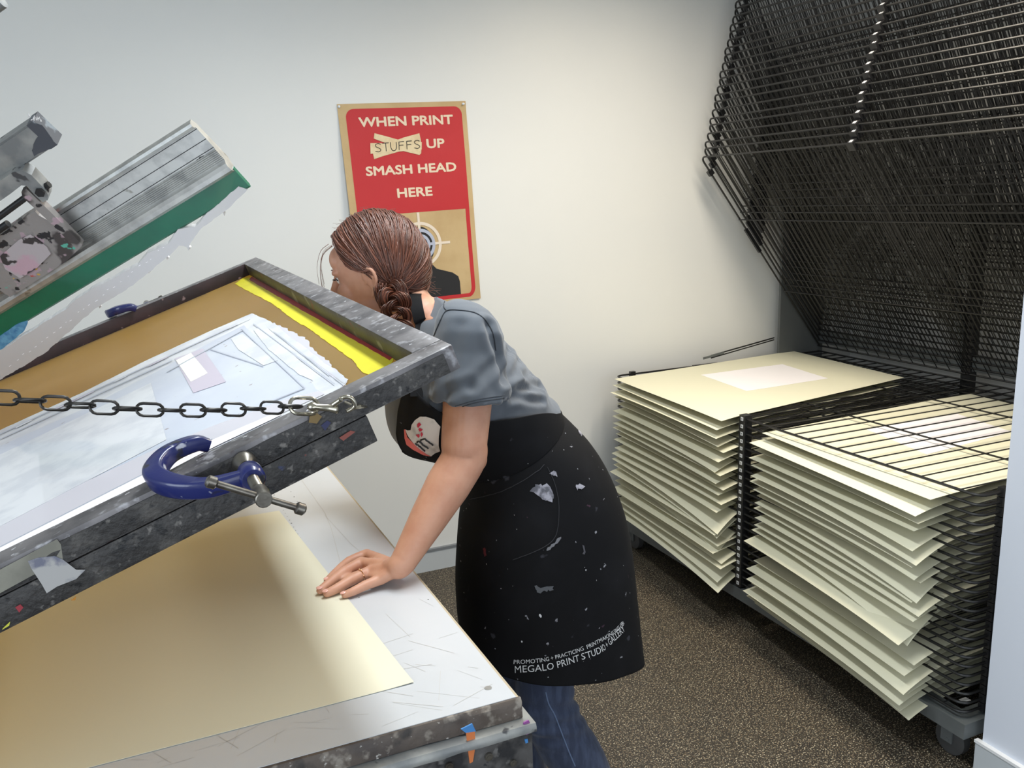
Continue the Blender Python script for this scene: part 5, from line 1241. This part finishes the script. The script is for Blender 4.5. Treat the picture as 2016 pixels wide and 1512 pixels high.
gpb = np.linspace(R_(-12), R_(70), 200); gtb = np.linspace(0.3, 1.05, 160); GB = pj(np.array([[BIB(a, min(b, 1.0)) for b in gtb] for a in gpb]))
def invB(x, y):
    d2 = ((GB-np.array((x, y)))**2).sum(2); i, j = np.unravel_index(np.argmin(d2), d2.shape); return gpb[i], min(gtb[j], 1.0)
def bpatch(name, polys, m, off):
    mb = MB()
    for px in polys:
        P = [invB(x, y) for x, y in px]; a = art(poly2d([P]), (0.06, 0.03), lambda u, v: BIB(u, v, off+0.0012)); mb.add(a.v, a.f)
    return build(name, mb, m, bib, smooth=False)
def cpx(P): return [(780+x*120/1512, 800+y*120/1512) for x, y in P]
bpatch('logo', [cpx([(370, 560), (400, 440), (480, 320), (600, 255), (740, 235), (860, 260), (960, 310), (1100, 500), (1100, 1100), (960, 1150), (880, 1225), (700, 1130), (560, 1020), (420, 880), (300, 720), (240, 560), (300, 590), (400, 690), (460, 750), (430, 700)])], LOGOW, 0.0012)
bpatch('logo_edge', [cpx([(220, 560), (250, 545), (290, 740), (420, 880), (560, 1010), (700, 1110), (880, 1230), (700, 1190), (560, 1120), (420, 1040), (280, 930), (225, 760)])], LOGOP, 0.0018)
bpatch('logo_flecks', [cpx(P) for P in ([(530, 420), (600, 390), (640, 420), (600, 480), (560, 500), (535, 470)], [(565, 540), (600, 510), (680, 550), (650, 600), (600, 615)], [(490, 670), (530, 665), (595, 660), (600, 720), (565, 750), (520, 710)], [(620, 640), (655, 615), (680, 670), (640, 740), (620, 700)])], LOGOR, 0.0022)
# the small letter m drawn as strokes
mm = MB()
for st in ([(500, 890), (620, 990), (725, 1085)], [(545, 870), (560, 850), (600, 860), (700, 940), (810, 1020)], [(545, 870), (555, 930), (560, 930)], [(630, 830), (640, 800), (720, 790), (800, 850), (925, 940)]):
    P = [BIB(*invB(*q), 0.0036) for q in cpx([(a, b) for a, b, _ in smooth_path([(a, b, 0) for a, b in st], 14)])]
    mm.tube(P, 0.0017, 6)
build('letter', mm, MARKER, bib)
# neck strap and waist tie
st_ = MB()
SP = [hit(bvh_b, x, y, 0.0035) for x, y in ((818, 584), (820, 598), (823, 613), (827, 629), (832, 645))]
SP = [p for p in SP if p is not None]
bt0 = BIB(R_(38), 0.40); pts = smooth_path(([SP[0]+np.array([0.02, 0.05, 0.012])]+SP if SP else [])+[bt0*0.5+(SP[-1] if SP else bt0)*0.5+np.array([-.01, -.01, 0]), bt0], 30)
G_ = []
for i, p in enumerate(pts):
    T_ = unit(pts[min(i+1, 29)]-pts[max(i-1, 0)]); n_ = unit(unit(CAMP-p)-T_*(unit(CAMP-p) @ T_)); sd_ = np.cross(T_, n_); G_.append([p-sd_*0.0125, p, p+sd_*0.0125])
G_ = np.array(G_); build('neck_strap', MB().sheet(G_, np.broadcast_to(unit(CAMP-pts[5])*0.0016, G_.shape)), APRON, apron)
